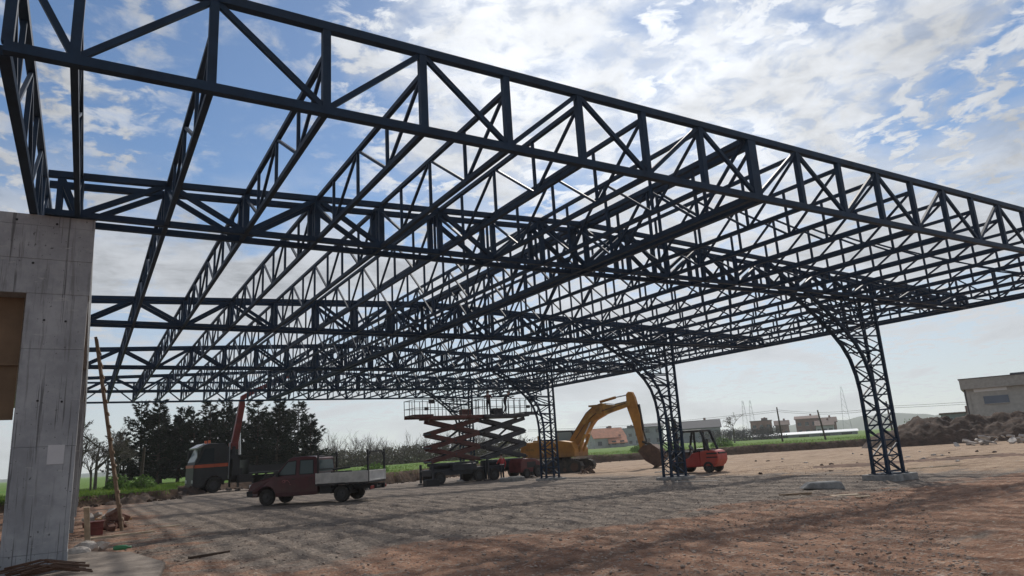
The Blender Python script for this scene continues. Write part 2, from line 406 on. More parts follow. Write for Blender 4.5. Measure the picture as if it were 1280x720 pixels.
    c = mix(rng(peb, .56, .66, 0, .55), c, (.40,.33,.27)); c = mix(rng(peb2, .36, .28, 0, .75), c, (.05,.036,.028)); c = mix(rng(peb2, .62, .70, 0, .6), c, (.46,.39,.33))
    spk = rng(op('ADD', vo.outputs['Distance'], op('MULTIPLY', grit, .25)), .24, .17, 0, .6)
    c = mix(spk, c, mix(vo.outputs['Color'], (.16,.14,.125), (.48,.43,.38)))
    L.new(c, b.inputs['Base Color'])
    bp = n.new('ShaderNodeBump'); bp.inputs['Strength'].default_value = .9; bp.inputs['Distance'].default_value = .04
    hgt = op('ADD', op('MULTIPLY', fine, .8), op('MULTIPLY', grit, .4)); hgt = op('ADD', hgt, op('MULTIPLY', medium, 1.5)); hgt = op('ADD', hgt, op('MULTIPLY', peb, 1.2)); hgt = op('ADD', hgt, op('MULTIPLY', peb2, .8))
    L.new(hgt, bp.inputs['Height']); L.new(bp.outputs[0], b.inputs['Normal'])
    M['ground'] = m
    # field
    m, nt, n, L, b = base('grass_and_bank')
    tc = n.new('ShaderNodeTexCoord'); vec = tc.outputs['Object']; nz, rng, op, mix = helpers(n, L, vec)
    g1 = mix(rng(nz(.12, 6), .35, .65), (.085,.19,.022), (.16,.215,.05))
    g = mix(rng(nz(1.1, 6, .7), .35, .7, 0, .6), g1, (.075,.15,.024))
    a = n.new('ShaderNodeAttribute'); a.attribute_name = 'field'
    s = mix(rng(nz(1.5, 6, .7), .3, .7), (.05,.032,.022), (.12,.075,.05))
    fm = op('ADD', a.outputs['Fac'], op('MULTIPLY', op('SUBTRACT', nz(1.8, 5, .7), .5), .7))
    L.new(mix(rng(fm, .75, .95), s, g), b.inputs['Base Color'])
    bp = n.new('ShaderNodeBump'); bp.inputs['Strength'].default_value = 1; bp.inputs['Distance'].default_value = .15
    L.new(nz(3, 6, .75), bp.inputs['Height']); L.new(bp.outputs[0], b.inputs['Normal'])
    M['field'] = m
ground_materials()
def terrain():
    xs = axis(-1500, 1800, -9, 82, lambda x: .12 if x < 23 else (.22 if x < 32 else .4), 1.35)
    ys = axis(-500, 1900, 2.5, 75, lambda y: .1 if y < 17 else .18 if y < 24 else (.28 if y < 45 else .42), 1.35)
    W = len(xs); D = [[edge_d(x, y) for x in xs] for y in ys]
    gv = {}; g = MB(); f = MB(); fv = {}; att = []
    def gi(i, j):
        if (i, j) not in gv:
            gv[(i, j)] = len(g.v); g.v.append((xs[i], ys[j], ground_z(xs[i], ys[j])))
        return gv[(i, j)]
    def fi(i, j):
        if (i, j) not in fv:
            fv[(i, j)] = len(f.v); x, y = xs[i], ys[j]; d = D[j][i]
            z = ground_z(x, y) - .02 if d <= 0 else max(ground_z(x, y)-.01, 0) + field_z(x, y) - gz(x, y)*0
            f.v.append((x, y, z)); att.append(sstep(.15, 1.1, d))
        return fv[(i, j)]
    for j in range(len(ys)-1):
        for i in range(W-1):
            q = [(i,j),(i+1,j),(i+1,j+1),(i,j+1)]
            dd = [D[b][a] for a, b in q]
            if max(dd) > 0: f.f.append(tuple(fi(a, b) for a, b in q)); f.mi.append(0)
            if min(dd) <= 0: g.f.append(tuple(gi(a, b) for a, b in q)); g.mi.append(0)
    go = g.build('ground', 'ground', smooth=True)
    ru = go.data.attributes.new('rut', 'FLOAT', 'POINT'); ru.data.foreach_set('value', [rut(v[0], v[1]) for v in g.v]); tag(go, 'gravel and red soil yard with tyre tracks', 'ground', kind='structure')
    fo = f.build('grass_field', 'field', smooth=True); tag(fo, 'green field behind a low earth bank', 'field', kind='structure')
    at = fo.data.attributes.new('field', 'FLOAT', 'POINT'); at.data.foreach_set('value', att)
terrain()

def hills():
    m = mat('hill_woods', (.05,.07,.05), .95, var=.3, scale=.004)
    for k, (az0, az1, dist, hmax, sd) in enumerate([(49, 66, 1300, 26, 1), (57, 80, 1550, 31, 4), (-12, 30, 1500, 10, 7)]):
        b = MB(); N = 60; rows = []
        for i in range(N+1):
            t = i/N; az = R(az0 + (az1-az0)*t); env = math.sin(math.pi*t)**.7
            hh = hmax*env*(.55 + .6*(.5+.5*noise.noise(Vector((t*4, sd, 0)))) + .12*noise.noise(Vector((t*17, sd, 2))))
            for w, zz in ((-200, -1), (-80, hh*.55), (0, hh), (90, hh*.5), (180, -1)):
                b.v.append((math.sin(az)*(dist+w), math.cos(az)*(dist+w), zz))
        for i in range(N):
            for j in range(4): b.f.append((i*5+j, i*5+j+1, (i+1)*5+j+1, (i+1)*5+j)); b.mi.append(0)
        o = b.build('hills', m, smooth=True); tag(o, ['low blue hill on the far horizon', 'higher blue ridge behind the low hill', 'faint low rise beyond the woodland'][k], 'hills', kind='structure')
hills()

# ---------------------------------------------------------------- steel canopy
GY = [15.13, 25.97, 36.86, 47.9]; Y0, Y1 = 8.96, 55.3
XL, XR = -1.12, 32.25; NX = [-.43 + 1.519*i for i in range(22)]; RIDGE = NX[8]
ZB = 6.5; FH = 1.35
def ph(x): return max(.42, 1.28 - .0412*abs(x-RIDGE))
def lin(a, b, n): return [a + (b-a)*i/n for i in range(n+1)]
YN = lin(Y0, GY[0], 4) + lin(GY[0], GY[1], 8)[1:] + lin(GY[1], GY[2], 8)[1:] + lin(GY[2], GY[3], 8)[1:] + lin(GY[3], Y1, 5)[1:]
def canopy():
    t = thing('steel_canopy', 'open dark blue steel roof frame of lattice trusses on four lattice columns', 'canopy', (15.5, 32, 0))
    def put(b, name, par, m='steel', label=None):
        o = b.build(name, m, par)
        if par is t: o.location = (-15.5, -32, 0)
        if label: o['label'] = label
        return o
    # parapet trusses round the edge
    def parapet_x(y, bays, sub):
        b = MB(); b.bar((XL, y, ZB), (XR, y, ZB), .125); b.bar((XL, y, ZB+FH), (XR, y, ZB+FH), .13)
        f = put(b, 'fascia_truss', t)
        web = MB()
        for i, x in enumerate([XL+.03] + NX + [XR-.03]):
            q = MB() if sub else web; w = .24 if abs(x-RIDGE) < .1 else .115
            q.bar((x, y, ZB+.06), (x, y, ZB+FH-.06), w, .11, (0,1,0))
            if sub: q.build('post', 'steel', f)
        ns = [XL] + NX + [XR]
        for i in range(len(ns)-1):
            up = (i % 2 == 1)
            q = MB() if sub else web
            a, c = (ns[i], ZB+.03 if up else ZB+FH-.03), (ns[i+1], ZB+FH-.03 if up else ZB+.03)
            q.bar((a[0], y+.004, a[1]), (c[0], y+.004, c[1]), .08, .07, (0,1,0))
            if sub: q.build('diagonal', 'steel', f)
        if not sub: web.build('lacing', 'steel', f)
    parapet_x(Y0, None, True); parapet_x(Y1, None, False)
    for x in (XL, XR):
        b = MB(); b.bar((x, Y0+.07, ZB), (x, Y1-.07, ZB), .125); b.bar((x, Y0+.07, ZB+FH), (x, Y1-.07, ZB+FH), .12)
        f = put(b, 'eaves_truss', t); web = MB()
        for i, y in enumerate(YN[1:-1], 1):
            web.bar((x, y, ZB+.05), (x, y, ZB+FH-.05), .07, .07, (1,0,0))
        for i in range(len(YN)-1):
            a, c = (ZB+FH, ZB) if i % 2 == 0 else (ZB, ZB+FH)
            web.bar((x+.003, YN[i], a), (x+.003, YN[i+1], c), .055, .055, (1,0,0))
        web.build('lacing', 'steel', f)
    # purlin trusses, front to back
    def purlin(x, cw, web_w):
        zt = ZB + ph(x)
        b = MB(); b.bar((x, Y0+.06, ZB-.004), (x, Y1-.06, ZB-.004), cw, cw*1.05); b.bar((x, Y0+.06, zt-.004), (x, Y1-.06, zt-.004), cw*.95)
        p = put(b, 'purlin_truss', t, label='lattice purlin under the ridge' if abs(x-RIDGE) < .3 else None); w = MB()
        for i, y in enumerate(YN[1:-1], 1): w.bar((x, y, ZB+.03), (x, y, zt-.03), web_w, web_w, (1,0,0))
        for i in range(len(YN)-1):
            a, c = (zt, ZB) if i % 2 == 0 else (ZB, zt)
            w.bar((x+.003, YN[i]+.02, a), (x+.003, YN[i+1]-.02, c), web_w*.95, web_w*.95, (1,0,0))
        w.build('lacing', 'steel', p)
    for i, x in enumerate(NX):
        if i == 8:
            purlin(x-.16, .125, .06); purlin(x+.16, .125, .06)
        else: purlin(x, .085, .052)
    # double girders on the columns
    for gy in GY:
        b = MB(); w = MB(); ns = [-.75] + NX + [XR-.06]
        for s in (-1, 1):
            y = gy + s*.285
            b.bar((-.95, y, ZB), (XR-.06, y, ZB), .115)
            tops = [-.95] + [RIDGE] + [XR-.06]
            for a, c in zip(tops, tops[1:]): b.bar((a, y, ZB+ph(a)), (c, y, ZB+ph(c)), .12)
            for i, x in enumerate(ns):
                w.bar((x, y, ZB+.05), (x, y, ZB+ph(x)-.05), .12 if i else .09, .10, (0,1,0))
            for i in range(len(ns)-1):
                up = (i % 2 == 1)
                x0, x1 = ns[i], ns[i+1]
                w.bar((x0, y+.004, ZB if up else ZB+ph(x0)), (x1, y+.004, ZB+ph(x1) if up else ZB), .10, .095, (0,1,0))
        for x in ns[::2]:
            w.bar((x, gy-.22, ZB-.006), (x, gy+.22, ZB-.006), .08); w.bar((x, gy-.22, ZB+ph(x)-.006), (x, gy+.22, ZB+ph(x)-.006), .08)
        g = put(b, 'girder', t); w.build('lacing', 'steel', g)
    # lattice columns with the curved inner chord
    prof = [(0,.95),(1,.91),(2,.89),(3,.90),(3.6,.99),(4.2,1.2),(4.7,1.55),(5.2,2.08),(5.7,2.75),(6.1,3.35),(6.44,4.0)]
    XC = 25.2
    for gy, ft in zip(GY, FOOT_TOP):
        zb = ft + .03
        b = MB(); w = MB()
        for s in (-1, 1):
            y = gy + s*.27
            b.bar((XC, y, zb), (XC, y, ZB+ph(XC)), .10)
            pts = [(XC-d, y, max(zb, z if z else zb)) for z, d in prof]
            for a, c in zip(pts, pts[1:]): b.bar(a, c, .10, .10, (0,1,0))
            zs = [.08, .62, 1.16, 1.7, 2.24, 2.78, 3.32, 3.86, 4.4, 4.94, 5.48, 6.0]
            for i, z in enumerate(zs):
                d = lerp_pts(prof, z)
                w.bar((XC, y, zb+z), (XC-d, y, zb*(1-z/6.5)+z), .055, .05, (0,1,0))
                if i:
                    z0 = zs[i-1]; d0 = lerp_pts(prof, z0); 
                    if i % 2: w.bar((XC, y+.004, z0), (XC-d, y+.004, z), .05, .045, (0,1,0))
                    else: w.bar((XC-d0, y+.004, z0), (XC, y+.004, z), .05, .045, (0,1,0))
                    if d > 1.5:
                        w.bar((XC-d*.5, y+.006, z), (XC-d*.5-.25, y+.006, 6.45), .05, .045, (0,1,0))
                        w.bar((XC-d0*.5, y-.006, z0), (XC-d, y-.006, z), .045, .045, (0,1,0))
        for i in range(22):
            z = .1 + i*.29
            for x in (XC, XC-lerp_pts(prof, z)):
                a = -1 if i % 2 else 1
                w.bar((x, gy-.22*a, max(zb+.02, z)), (x, gy+.22*a, z+.29), .035)
        c = put(b, 'column', t); w.build('lacing', 'steel', c)
        pl = MB(); pl.box((XC-.46, gy, zb-.012), (1.2, .82, .024))
        for sx in (-.98, .08):
            for sy in (-.36, .36): pl.cyl((XC-.0+sx*.95, gy+sy, zb), (XC+sx*.95, gy+sy, zb+.07), .018, n=6)
        pl.build('base_plate', 'steel', c)
canopy()

# ---------------------------------------------------------------- concrete building on the left
def concrete_mat():
    m = bpy.data.materials.new('board_marked_concrete'); m.use_nodes = True
    nt = m.node_tree; n = nt.nodes; L = nt.links; b = n['Principled BSDF']; b.inputs['Roughness'].default_value = .85; b.inputs['Specular IOR Level'].default_value = .25
    tc = n.new('ShaderNodeTexCoord'); vec = tc.outputs['Object']
    def nz(scale, sc, detail=5, rough=.65, off=(0,0,0)):
        mp = n.new('ShaderNodeMapping'); mp.inputs['Scale'].default_value = sc; mp.inputs['Location'].default_value = off; L.new(vec, mp.inputs[0])
        t = n.new('ShaderNodeTexNoise'); t.inputs['Scale'].default_value = scale; t.inputs['Detail'].default_value = detail; t.inputs['Roughness'].default_value = rough
        L.new(mp.outputs[0], t.inputs['Vector']); return t.outputs['Fac']
    def ramp(v, a, c, lo=0, hi=1):
        r = n.new('ShaderNodeMapRange'); r.interpolation_type = 'SMOOTHSTEP'; L.new(v, r.inputs[0])
        for i, q in enumerate((a, c, lo, hi)): r.inputs[i+1].default_value = q
        return r.outputs[0]
    def mix(f, a, c):
        k = n.new('ShaderNodeMix'); k.data_type = 'RGBA'; L.new(f, k.inputs[0])
        for i, v in ((6, a), (7, c)):
            if isinstance(v, tuple): k.inputs[i].default_value = (*v, 1)
            else: L.new(v, k.inputs[i])
        return k.outputs[2]
    c = mix(ramp(nz(1.6, (1,1,1)), .3, .7), (.265,.275,.285), (.395,.405,.41))
    c = mix(ramp(nz(3, (3,3,.22), 4), .55, .68, 0, .55), c, (.15,.15,.145))
    c = mix(ramp(nz(11, (2.2,2.2,.04), 3), .60, .65, 0, .8), c, (.10,.10,.10))
    c = mix(ramp(nz(4, (.6,.6,2.5), 6), .62, .72, 0, .6), c, (.48,.48,.46))
    c = mix(ramp(nz(16, (1,1,1), 2), .68, .72, 0, .8), c, (.08,.08,.08))
    L.new(c, b.inputs['Base Color'])
    bp = n.new('ShaderNodeBump'); bp.inputs['Strength'].default_value = .35; bp.inputs['Distance'].default_value = .02
    L.new(nz(12, (1,1,.5), 6), bp.inputs['Height']); L.new(bp.outputs[0], b.inputs['Normal'])
    return m
M['concrete'] = concrete_mat()
def building():
    t = thing('concrete_building', 'unfinished raw concrete building frame with pillars and deep edge beam', 'building', (0, 0, 0))
    # pillars in separate pours, each a few mm off the one below
    for k, y in enumerate([15.12, 25.97, 36.86, 47.9]):
        b = MB()
        z = -.3
        for z1, o in ((.42, .012), (2.2, .0), (3.92, .004), (4.94, .0)):
            b.box((-.625+o*.3, y+o*.5, (z+z1)/2), (.95+o, .52+o, z1-z-.006)); b.box((-.625, y, z1-.003), (.935, .505, .0062)); z = z1
        p = b.build('pillar', 'concrete', t, bevel=.012)
        if k == 0:
            n_ = MB(); n_.box((-.44, 14.853, 2.06), (.25, .003, .33)); n_.build('paper_notice', 'paper', p)
            for x, z in ((-.8,4.45),(-.47,4.44),(-.78,3.0),(-.42,2.98)):
                q = MB(); q.cyl((x,14.852,z),(x,14.866,z),.02,n=10); q.build('tie_hole', 'black', p)
    b = MB()
    for z0, z1, o in ((4.94, 5.58, 0), (5.586, 6.22, .006), (6.226, 6.43, .0)):
        b.box((-4.63, 15.12, (z0+z1)/2), (9, .53+o, z1-z0)); b.box((-.62, 35.2, (z0+z1)/2), (.96+o, 39.6, z1-z0))
    b.box((-4.63, 15.12, 5.583), (8.98, .515, .0058)); b.box((-4.63, 15.12, 6.223), (8.98, .515, .0058))
    eb = b.build('edge_beam', 'concrete', t, bevel=.018)
    for x, z in ((-1.36,6.3),(-.74,6.28),(-2.6,6.3),(-1.05,5.5)):
        q = MB(); q.cyl((x,14.848,z),(x,14.86,z),.022,n=10); q.build('tie_hole', 'black', eb)
    b = MB(); b.box((-5.1, 35.3, 6.3), (7.96, 39, .22)); b.build('roof_slab', 'concrete', t)
    b = MB(); b.box((-5.1, 15.3, 4.32), (7.9, .03, 1.22)); b.box((-5.1, 15.33, 3.2), (7.9, .03, .98)); 
    for z in (3.70, 2.74): b.box((-5.1, 15.28, z), (7.9, .05, .05))
    b.build('formwork_panel', 'ply', t)
building()
def footings():
    lab = ['concrete footing block under the nearest steel column', 'concrete footing block under the second steel column beside the forklift', 'concrete footing block under the third steel column before the excavator', 'concrete footing block under the farthest steel column behind the lifts']
    for k, gy in enumerate(GY):
        z = FOOT_TOP[k]
        b = MB(); b.prism([(-.75,-.5),(.75,-.5),(.75,0),(-.7,0)], -.62, .62, lambda x, y, zz: (x + .03*noise.noise(Vector((x*3,y*3,zz*5+k))), y, zz))
        o = b.build('concrete_footing', 'cast', bevel=.03); o.location = (24.74, gy, z)
        tag(o, lab[k], 'footing', 'concrete footings of the steel columns')
footings()
# ---------------------------------------------------------------- vehicles
def arch(cx, cz, r, n=8, rev=False):
    """points of a wheel arch from the rear foot to the front foot (going over the top)"""
    p = [(cx - r*math.cos(math.pi*i/n), cz + r*math.sin(math.pi*i/n)) for i in range(n+1)]
    return p[::-1] if rev else p
def wheel(parent, x, y, r, w, rimr=.58, name='wheel'):
    side = 1 if y > 0 else -1
    b = MB(); prof = [(-w/2, r*.80), (-w/2*.96, r*.95), (-w/2*.7, r), (w/2*.7, r), (w/2*.96, r*.95), (w/2, r*.80), (w/2, r*rimr), (w/2-.02, r*rimr)]
    n = 22; vs = []
    for i in range(n):
        a = 2*math.pi*i/n
        for yy, rr in prof: vs.append((x + rr*math.cos(a), y + yy*side, r + rr*math.sin(a)))
    k = len(prof); fs = [(i*k+j, i*k+j+1, ((i+1) % n)*k+j+1, ((i+1) % n)*k+j) for i in range(n) for j in range(k-1)]
    fs.append(tuple(i*k for i in range(n)))
    b._add(vs, fs)
    t = b.build(name, 'rubber', parent, smooth=False)
    q = MB(); q.cyl((x, y + side*(w/2-.07), r), (x, y + side*(w/2-.03), r), r*rimr, r*rimr*.98, 20); q.cyl((x, y + side*(w/2-.03), r), (x, y + side*(w/2+.0), r), r*.22, r*.18, 12)
    for i in range(6):
        a = i*math.pi/3; q.cyl((x + r*.38*math.cos(a), y+side*(w/2-.035), r + r*.38*math.sin(a)), (x + r*.38*math.cos(a), y+side*(w/2-.022), r + r*.38*math.sin(a)), r*.07, n=8)
    q.build('rim', 'rim', t)
    return t
def pickup():
    t = thing('pickup_truck', 'dark red double cab pickup with pale dropside bed and black ladder racks', 'pickup', (8.45, 30.8, ground_z(8.45, 30.8)), R(139))
    def hw(z): return .92 - max(0, z-1.08)*.145
    shp = lambda x, y, z: (x, (1 if y > 0 else -1)*(hw(z) - (.10 if x > 2.35 else (.04 if x > 2.0 else 0))), z)
    P = [(-.62,.42),(-.62,1.1),(-.57,1.80),(-.48,1.89),(-.1,1.925),(.5,1.91),(.66,1.86),(.80,1.74),(1.34,1.17),(1.9,1.06),(2.36,.93),(2.47,.80),(2.54,.66),(2.54,.50),(2.46,.38),(2.10,.36)] + arch(1.66,.36,.42,10,True) + [(1.2,.36),(.9,.33),(-.5,.36)]
    b = MB(); b.prism(P, -1, 1, shp); body = b.build('body', 'maroon', t, bevel=.035, seg=3)
    b = MB(); b.prism([(2.30,.36),(2.58,.40),(2.60,.62),(2.30,.62)], -.86, .86); b.build('front_bumper', 'black', t, bevel=.03)
    b = MB()
    for s in (-1, 1): b.prism([(1.2,.34),(1.2,.50),(-.6,.50),(-.6,.37)], s*.922, s*.935)
    b.build('sill_trim', 'maroon_dirty', t)
    def win(name, pts, parent=t, m='glass'):
        out = []
        for s in (1, -1):
            q = MB(); q._add([(x, s*(hw(z)+.006), z) for x, z in pts] + [(x, s*(hw(z)-.01), z) for x, z in pts], [tuple(range(len(pts))) if s < 0 else tuple(reversed(range(len(pts))))])
            out.append(q.build(name, m, parent))
        return out
    M['car_glass'] = glass_mat('sky_brightened_car_glass', (.11,.14,.14), .06)  # lighter base colour stands in for sky reflected in and seen through the panes
    for s in (1, -1):
        for nm, x0, x1, pts in (('front_door', 1.16, .29, [(1.17,1.2),(.74,1.73),(.36,1.76),(.36,1.2)]), ('rear_door', .25, -.5, [(.18,1.2),(.18,1.77),(-.40,1.765),(-.44,1.2)])):
            q = MB()
            zs = (.45, .75, 1.08, 1.17)
            for z0, z1 in zip(zs, zs[1:]):
                vs = [(x, s*(hw(z)+o), z) for o in (.008, -.02) for x, z in ((x0,z0),(x1,z0),(x1,z1),(x0,z1))]
                q._add(vs, [(0,1,2,3) if s < 0 else (3,2,1,0)])
            d = q.build(nm, 'maroon' if nm == 'front_door' else 'maroon', t)
            g = MB(); g._add([(x, s*(hw(z)+.007), z) for x, z in pts], [(0,1,2,3) if s > 0 else (3,2,1,0)]); g.build('window', 'car_glass', d)
            f = MB()
            for a, c in zip(pts, pts[1:]+pts[:1]): f.bar((a[0], s*(hw(a[1])+.004), a[1]), (c[0], s*(hw(c[1])+.004), c[1]), .022, .035)
            f.build('window_seal', 'black', d)
            h = MB(); h.box((x1+.13, s*(hw(1)+.018), 1.02), (.15, .02, .03)); h.build('handle', 'black', d)
            if s > 0 and nm == 'front_door':
                e = MB()
                Z = [(.95,.93),(.90,.99),(.80,1.0),(.84,.93),(.72,.99),(.66,.95),(.60,.88)]
                for a, c in zip(Z, Z[1:]): e.bar((a[0], hw(.9)+.011, a[1]), (c[0], hw(.9)+.011, c[1]), .022, .004, (0,1,0))
                for a, c in (((.92,.90),(.80,.90)),((.62,.84),(.55,.80))): e.bar((a[0], hw(.9)+.011, a[1]), (c[0], hw(.9)+.011, c[1]), .02, .004, (0,1,0))
                e.build('emblem', mat('faded_pink_emblem', (.32,.10,.10), .6), d)
    q = MB(); q._add([(1.30+.012,-.83,1.215),(1.30+.012,.83,1.215),(.81+.012,.74,1.735),(.81+.012,-.74,1.735)], [(0,1,2,3)]); q.build('windscreen', 'car_glass', t)
    q = MB(); q._add([(-.628,-.72,1.28),(-.628,.72,1.28),(-.596,.68,1.74),(-.596,-.68,1.74)], [(3,2,1,0)]); q.build('rear_window', 'car_glass', t)
    for s in (1, -1):
        q = MB(); q.box((2.43, s*.66, .80), (.16, .3, .15)); q.build('headlight', 'lamp_clear', t, bevel=.03)
        q = MB(); q.box((1.12, s*1.0, 1.25), (.10, .17, .2)); q.bar((1.12, s*.88, 1.2), (1.12, s*.96, 1.22), .03); q.build('mirror', 'black', t, bevel=.03)
        wheel(t, 1.66, s*.80, .335, .22); wheel(t, -1.66, s*.80, .335, .22)
    q = MB()
    q.box((-1.75,.45,.56), (2.6,.08,.16)); q.box((-1.75,-.45,.56), (2.6,.08,.16)); q.box((-1.66,0,.36), (.12,1.4,.12)); q.box((1.4,0,.42),(2,.9,.15)); q.box((-.95,.6,.52),(.5,.5,.3))
    for s in (-1,1):
        q.prism(arch(-1.66,.36,.46,8)+[(-1.25,.36)]+arch(-1.66,.36,.42,8,True), s*.66, s*.93)
    q.build('chassis', 'black', t)
    q = MB(); q.box((-1.72,0,.735), (2.32,1.94,.07)); q.build('bed_floor', 'black', t)
    for s in (1,-1):
        q = MB(); q.box((-1.72, s*.965, .985), (2.32,.03,.41))
        for z in (.80,.90,1.0,1.1): q.box((-1.72, s*.983, z), (2.24,.008,.012))
        for x in (-.6,-2.84): q.box((x, s*.97, .985), (.06,.05,.43))
        q.build('dropside', 'alu', t, bevel=.006)
    q = MB(); q.box((-2.895,0,.985), (.03,1.88,.41)); q.box((-2.915,0,1.165),(.02,1.86,.05)); q.box((-2.915,0,.805),(.02,1.86,.05))
    for y in (-.9,.9): q.box((-2.915,y,.985),(.02,.06,.35))
    q.build('tailgate', mat('white_tailgate', (.62,.61,.58), .5, var=.15, scale=4), t, bevel=.006)
    q = MB(); q.box((-.6,0,.985), (.03,1.9,.42)); q.build('headboard', 'alu', t)
    q = MB()
    for s in (1,-1): q.bar((-.66,s*.93,.75), (-.66,s*.93,2.03), .065)
    q.bar((-.66,-.93,1.88), (-.66,.93,1.88), .05); q.bar((-.66,-.93,1.35), (-.66,.93,1.35), .04)
    q.build('front_rack', 'black', t)
    q = MB()
    for s in (1,-1): q.bar((-2.85,s*.95,.75), (-2.85,s*.95,2.05), .07); q.bar((-2.85,s*.93,1.72), (-2.85,s*.66,1.95), .045)
    q.bar((-2.85,-.95,1.96), (-2.85,.95,1.96), .055); q.build('rear_rack', 'black', t)
    q = MB(); q.box((-2.88,0,.50), (.10,1.7,.12)); q.bar((-2.6,-.4,.5),(-3.05,-.4,.46),.06); q.build('rear_bumper', 'black', t, bevel=.02)
    for s in (1,-1):
        q = MB(); q.box((-2.94, s*.72, .52), (.05,.34,.13)); q.build('tail_light', 'lamp_red', t, bevel=.015)
    q = MB(); q.bar((-1.0,.2,1.3), (-1.5,-.4,1.36), .08); q.box((-1.2,-.2,1.0),(.7,.6,.45)); q.build('load_box', 'black', t)
pickup()

def crane_truck():
    t = thing('crane_truck', 'dark lorry with orange cab stripe and folded red loading crane', 'lorry', (7.95, 56.6, ground_z(7.95, 56.6)), R(186))
    shp = lambda x, y, z: (x, y*(1 if x < 1.25 else .93), z)
    P = [(-.92,.95),(-.92,3.1),(-.75,3.42),(.4,3.5),(.78,3.35),(1.30,2.15),(1.40,1.8),(1.42,.42),(.75,.42)] + arch(0,.52,.66,10,True) + [(-.75,.8)]
    b = MB(); b.prism(P, -1.24, 1.24, shp); b.build('cab', 'truck', t, bevel=.06, seg=3)
    b = MB()
    for s in (1,-1): b.prism([(1.37,1.78),(1.36,2.0),(-.93,2.04),(-.93,1.80)], s*1.243, s*1.256)
    b.box((1.405,0,1.9),(.03,2.2,.2)); b.build('orange_stripe', 'orange', t)
    b = MB(); b._add([(1.327,-1.02,2.2),(1.327,1.02,2.2),(.835,.98,3.27),(.835,-.98,3.27)], [(0,1,2,3)]); b.build('windscreen', glass_mat('sky_lit_windscreen', (.25,.29,.31), .08), t)
    b = MB(); b.prism([(.62,3.36),(1.22,3.1),(1.26,3.2),(.7,3.5)], -1.1, 1.1); b.build('sun_visor', mat('pale_visor', (.42,.43,.44), .3), t, bevel=.02)
    for s in (1,-1):
        b = MB(); pts = [(1.12,2.12),(.70,3.1),(.05,3.14),(.05,2.12)]
        b._add([(x, s*1.247, z) for x, z in pts], [(0,1,2,3) if s > 0 else (3,2,1,0)]); b.build('side_window', 'glass', t)
        b = MB(); b.box((1.18, s*1.42, 2.75), (.12,.2,.55)); b.bar((1.05,s*1.2,3.02),(1.18,s*1.42,3.0),.04); b.build('mirror', 'black', t, bevel=.03)
        b = MB(); b.box((1.405, s*.92, .85), (.06,.4,.22)); b.build('headlight', 'lamp_clear', t, bevel=.02)
        wheel(t, 0, s*1.02, .52, .34)
        wheel(t, -3.9, s*.98, .52, .5); wheel(t, -5.25, s*.98, .52, .5)
        b = MB(); b.cyl((.25, s*.5, 3.46), (.25, s*.5, 3.72), .10, .09, 12); b.build('beacon', mat('orange_beacon', (.75,.16,.05), .35), t)
        b = MB(); b.box((.2, s*1.18, 1.02), (1.5,.18,.09)); b.prism(arch(0,.52,.72,10)+arch(0,.52,.66,10,True), s*.85, s*1.27); b.build('mudguard', 'black', t)
    b = MB()
    for s in (1,-1): b.box((-3.6, s*.42, .92), (6.4,.1,.26))
    b.box((-2.2,1.0,.85),(1.0,.5,.55)); b.box((-2.2,-1.0,.85),(1.0,.5,.55)); b.box((1.2,0,.55),(.4,2.3,.3)); b.build('chassis', 'black', t)
    b = MB(); b.box((-5.0,0,1.18), (5.2,2.46,.12)); b.box((-5.0,1.22,1.5),(5.2,.04,.5)); b.box((-5.0,-1.22,1.5),(5.2,.04,.5)); b.box((-2.42,0,1.7),(.05,2.46,1.0)); b.build('load_bed', 'truck', t)
    b = MB(); b.box((-1.6,0,1.35), (.75,2.3,.5)); b.box((-1.6,0,2.0), (.6,.8,1.2)); b.box((-1.55,.85,1.9),(.5,.5,.8)); b.box((-1.55,-.85,1.9),(.5,.5,.8)); b.cyl((-1.6,0,2.4),(-1.6,0,3.3),.26,.22); 
    for s in (1,-1): b.bar((-1.7,s*1.1,.25),(-1.7,s*1.1,1.6),.13); b.cyl((-1.7,s*1.1,.02),(-1.7,s*1.1,.1),.2)
    for i in range(5): b.tube([(-1.3+i*.03,.4-.2*i,3.1),(-1.15,.5-.2*i,2.5),(-1.3,.6-.25*i,1.7)], .03)
    b.build('crane_base', 'truck', t)
    b = MB(); b.prism([(-1.35,3.0),(-1.85,3.0),(-2.35,6.3),(-2.30,6.75),(-1.98,6.75),(-1.72,5.0)], -.19, .19); b.box((-1.6,0,3.35),(.55,.6,.25)); b.build('main_boom', 'crane_red', t, bevel=.03)
    b = MB(); b.cyl((-2.05,0,2.6),(-1.98,0,4.2),.13,n=12); b.cyl((-1.98,0,4.2),(-2.12,0,5.5),.07,n=10); b.build('lift_cylinder', 'chrome', t)
    b = MB(); b.prism([(-2.0,6.55),(-2.05,7.0),(-3.0,7.55),(-6.0,8.85),(-6.1,8.6),(-3.0,7.15)], -.17, .17); b.build('outer_boom', 'crane_red', t, bevel=.02)
    b = MB(); b.cyl((-2.5,0,6.3),(-3.0,0,6.95),.09,n=10); b.cyl((-3.0,0,6.95),(-3.5,0,7.3),.05,n=10); b.build('boom_cylinder', 'chrome', t)
    b = MB(); b.bar((-6.0,0,8.73),(-8.2,0,9.66),.16,.2); b.bar((-8.1,0,9.6),(-9.4,0,10.15),.11,.14); b.build('boom_extension', 'galv', t)
    b = MB(); b.bar((-1.05,.95,.9),(-1.1,.95,3.5),.06); b.bar((-1.1,-1.2,1.0),(-1.1,-1.2,3.1),.05); b.build('exhaust_stack', 'galv', t)
crane_truck()

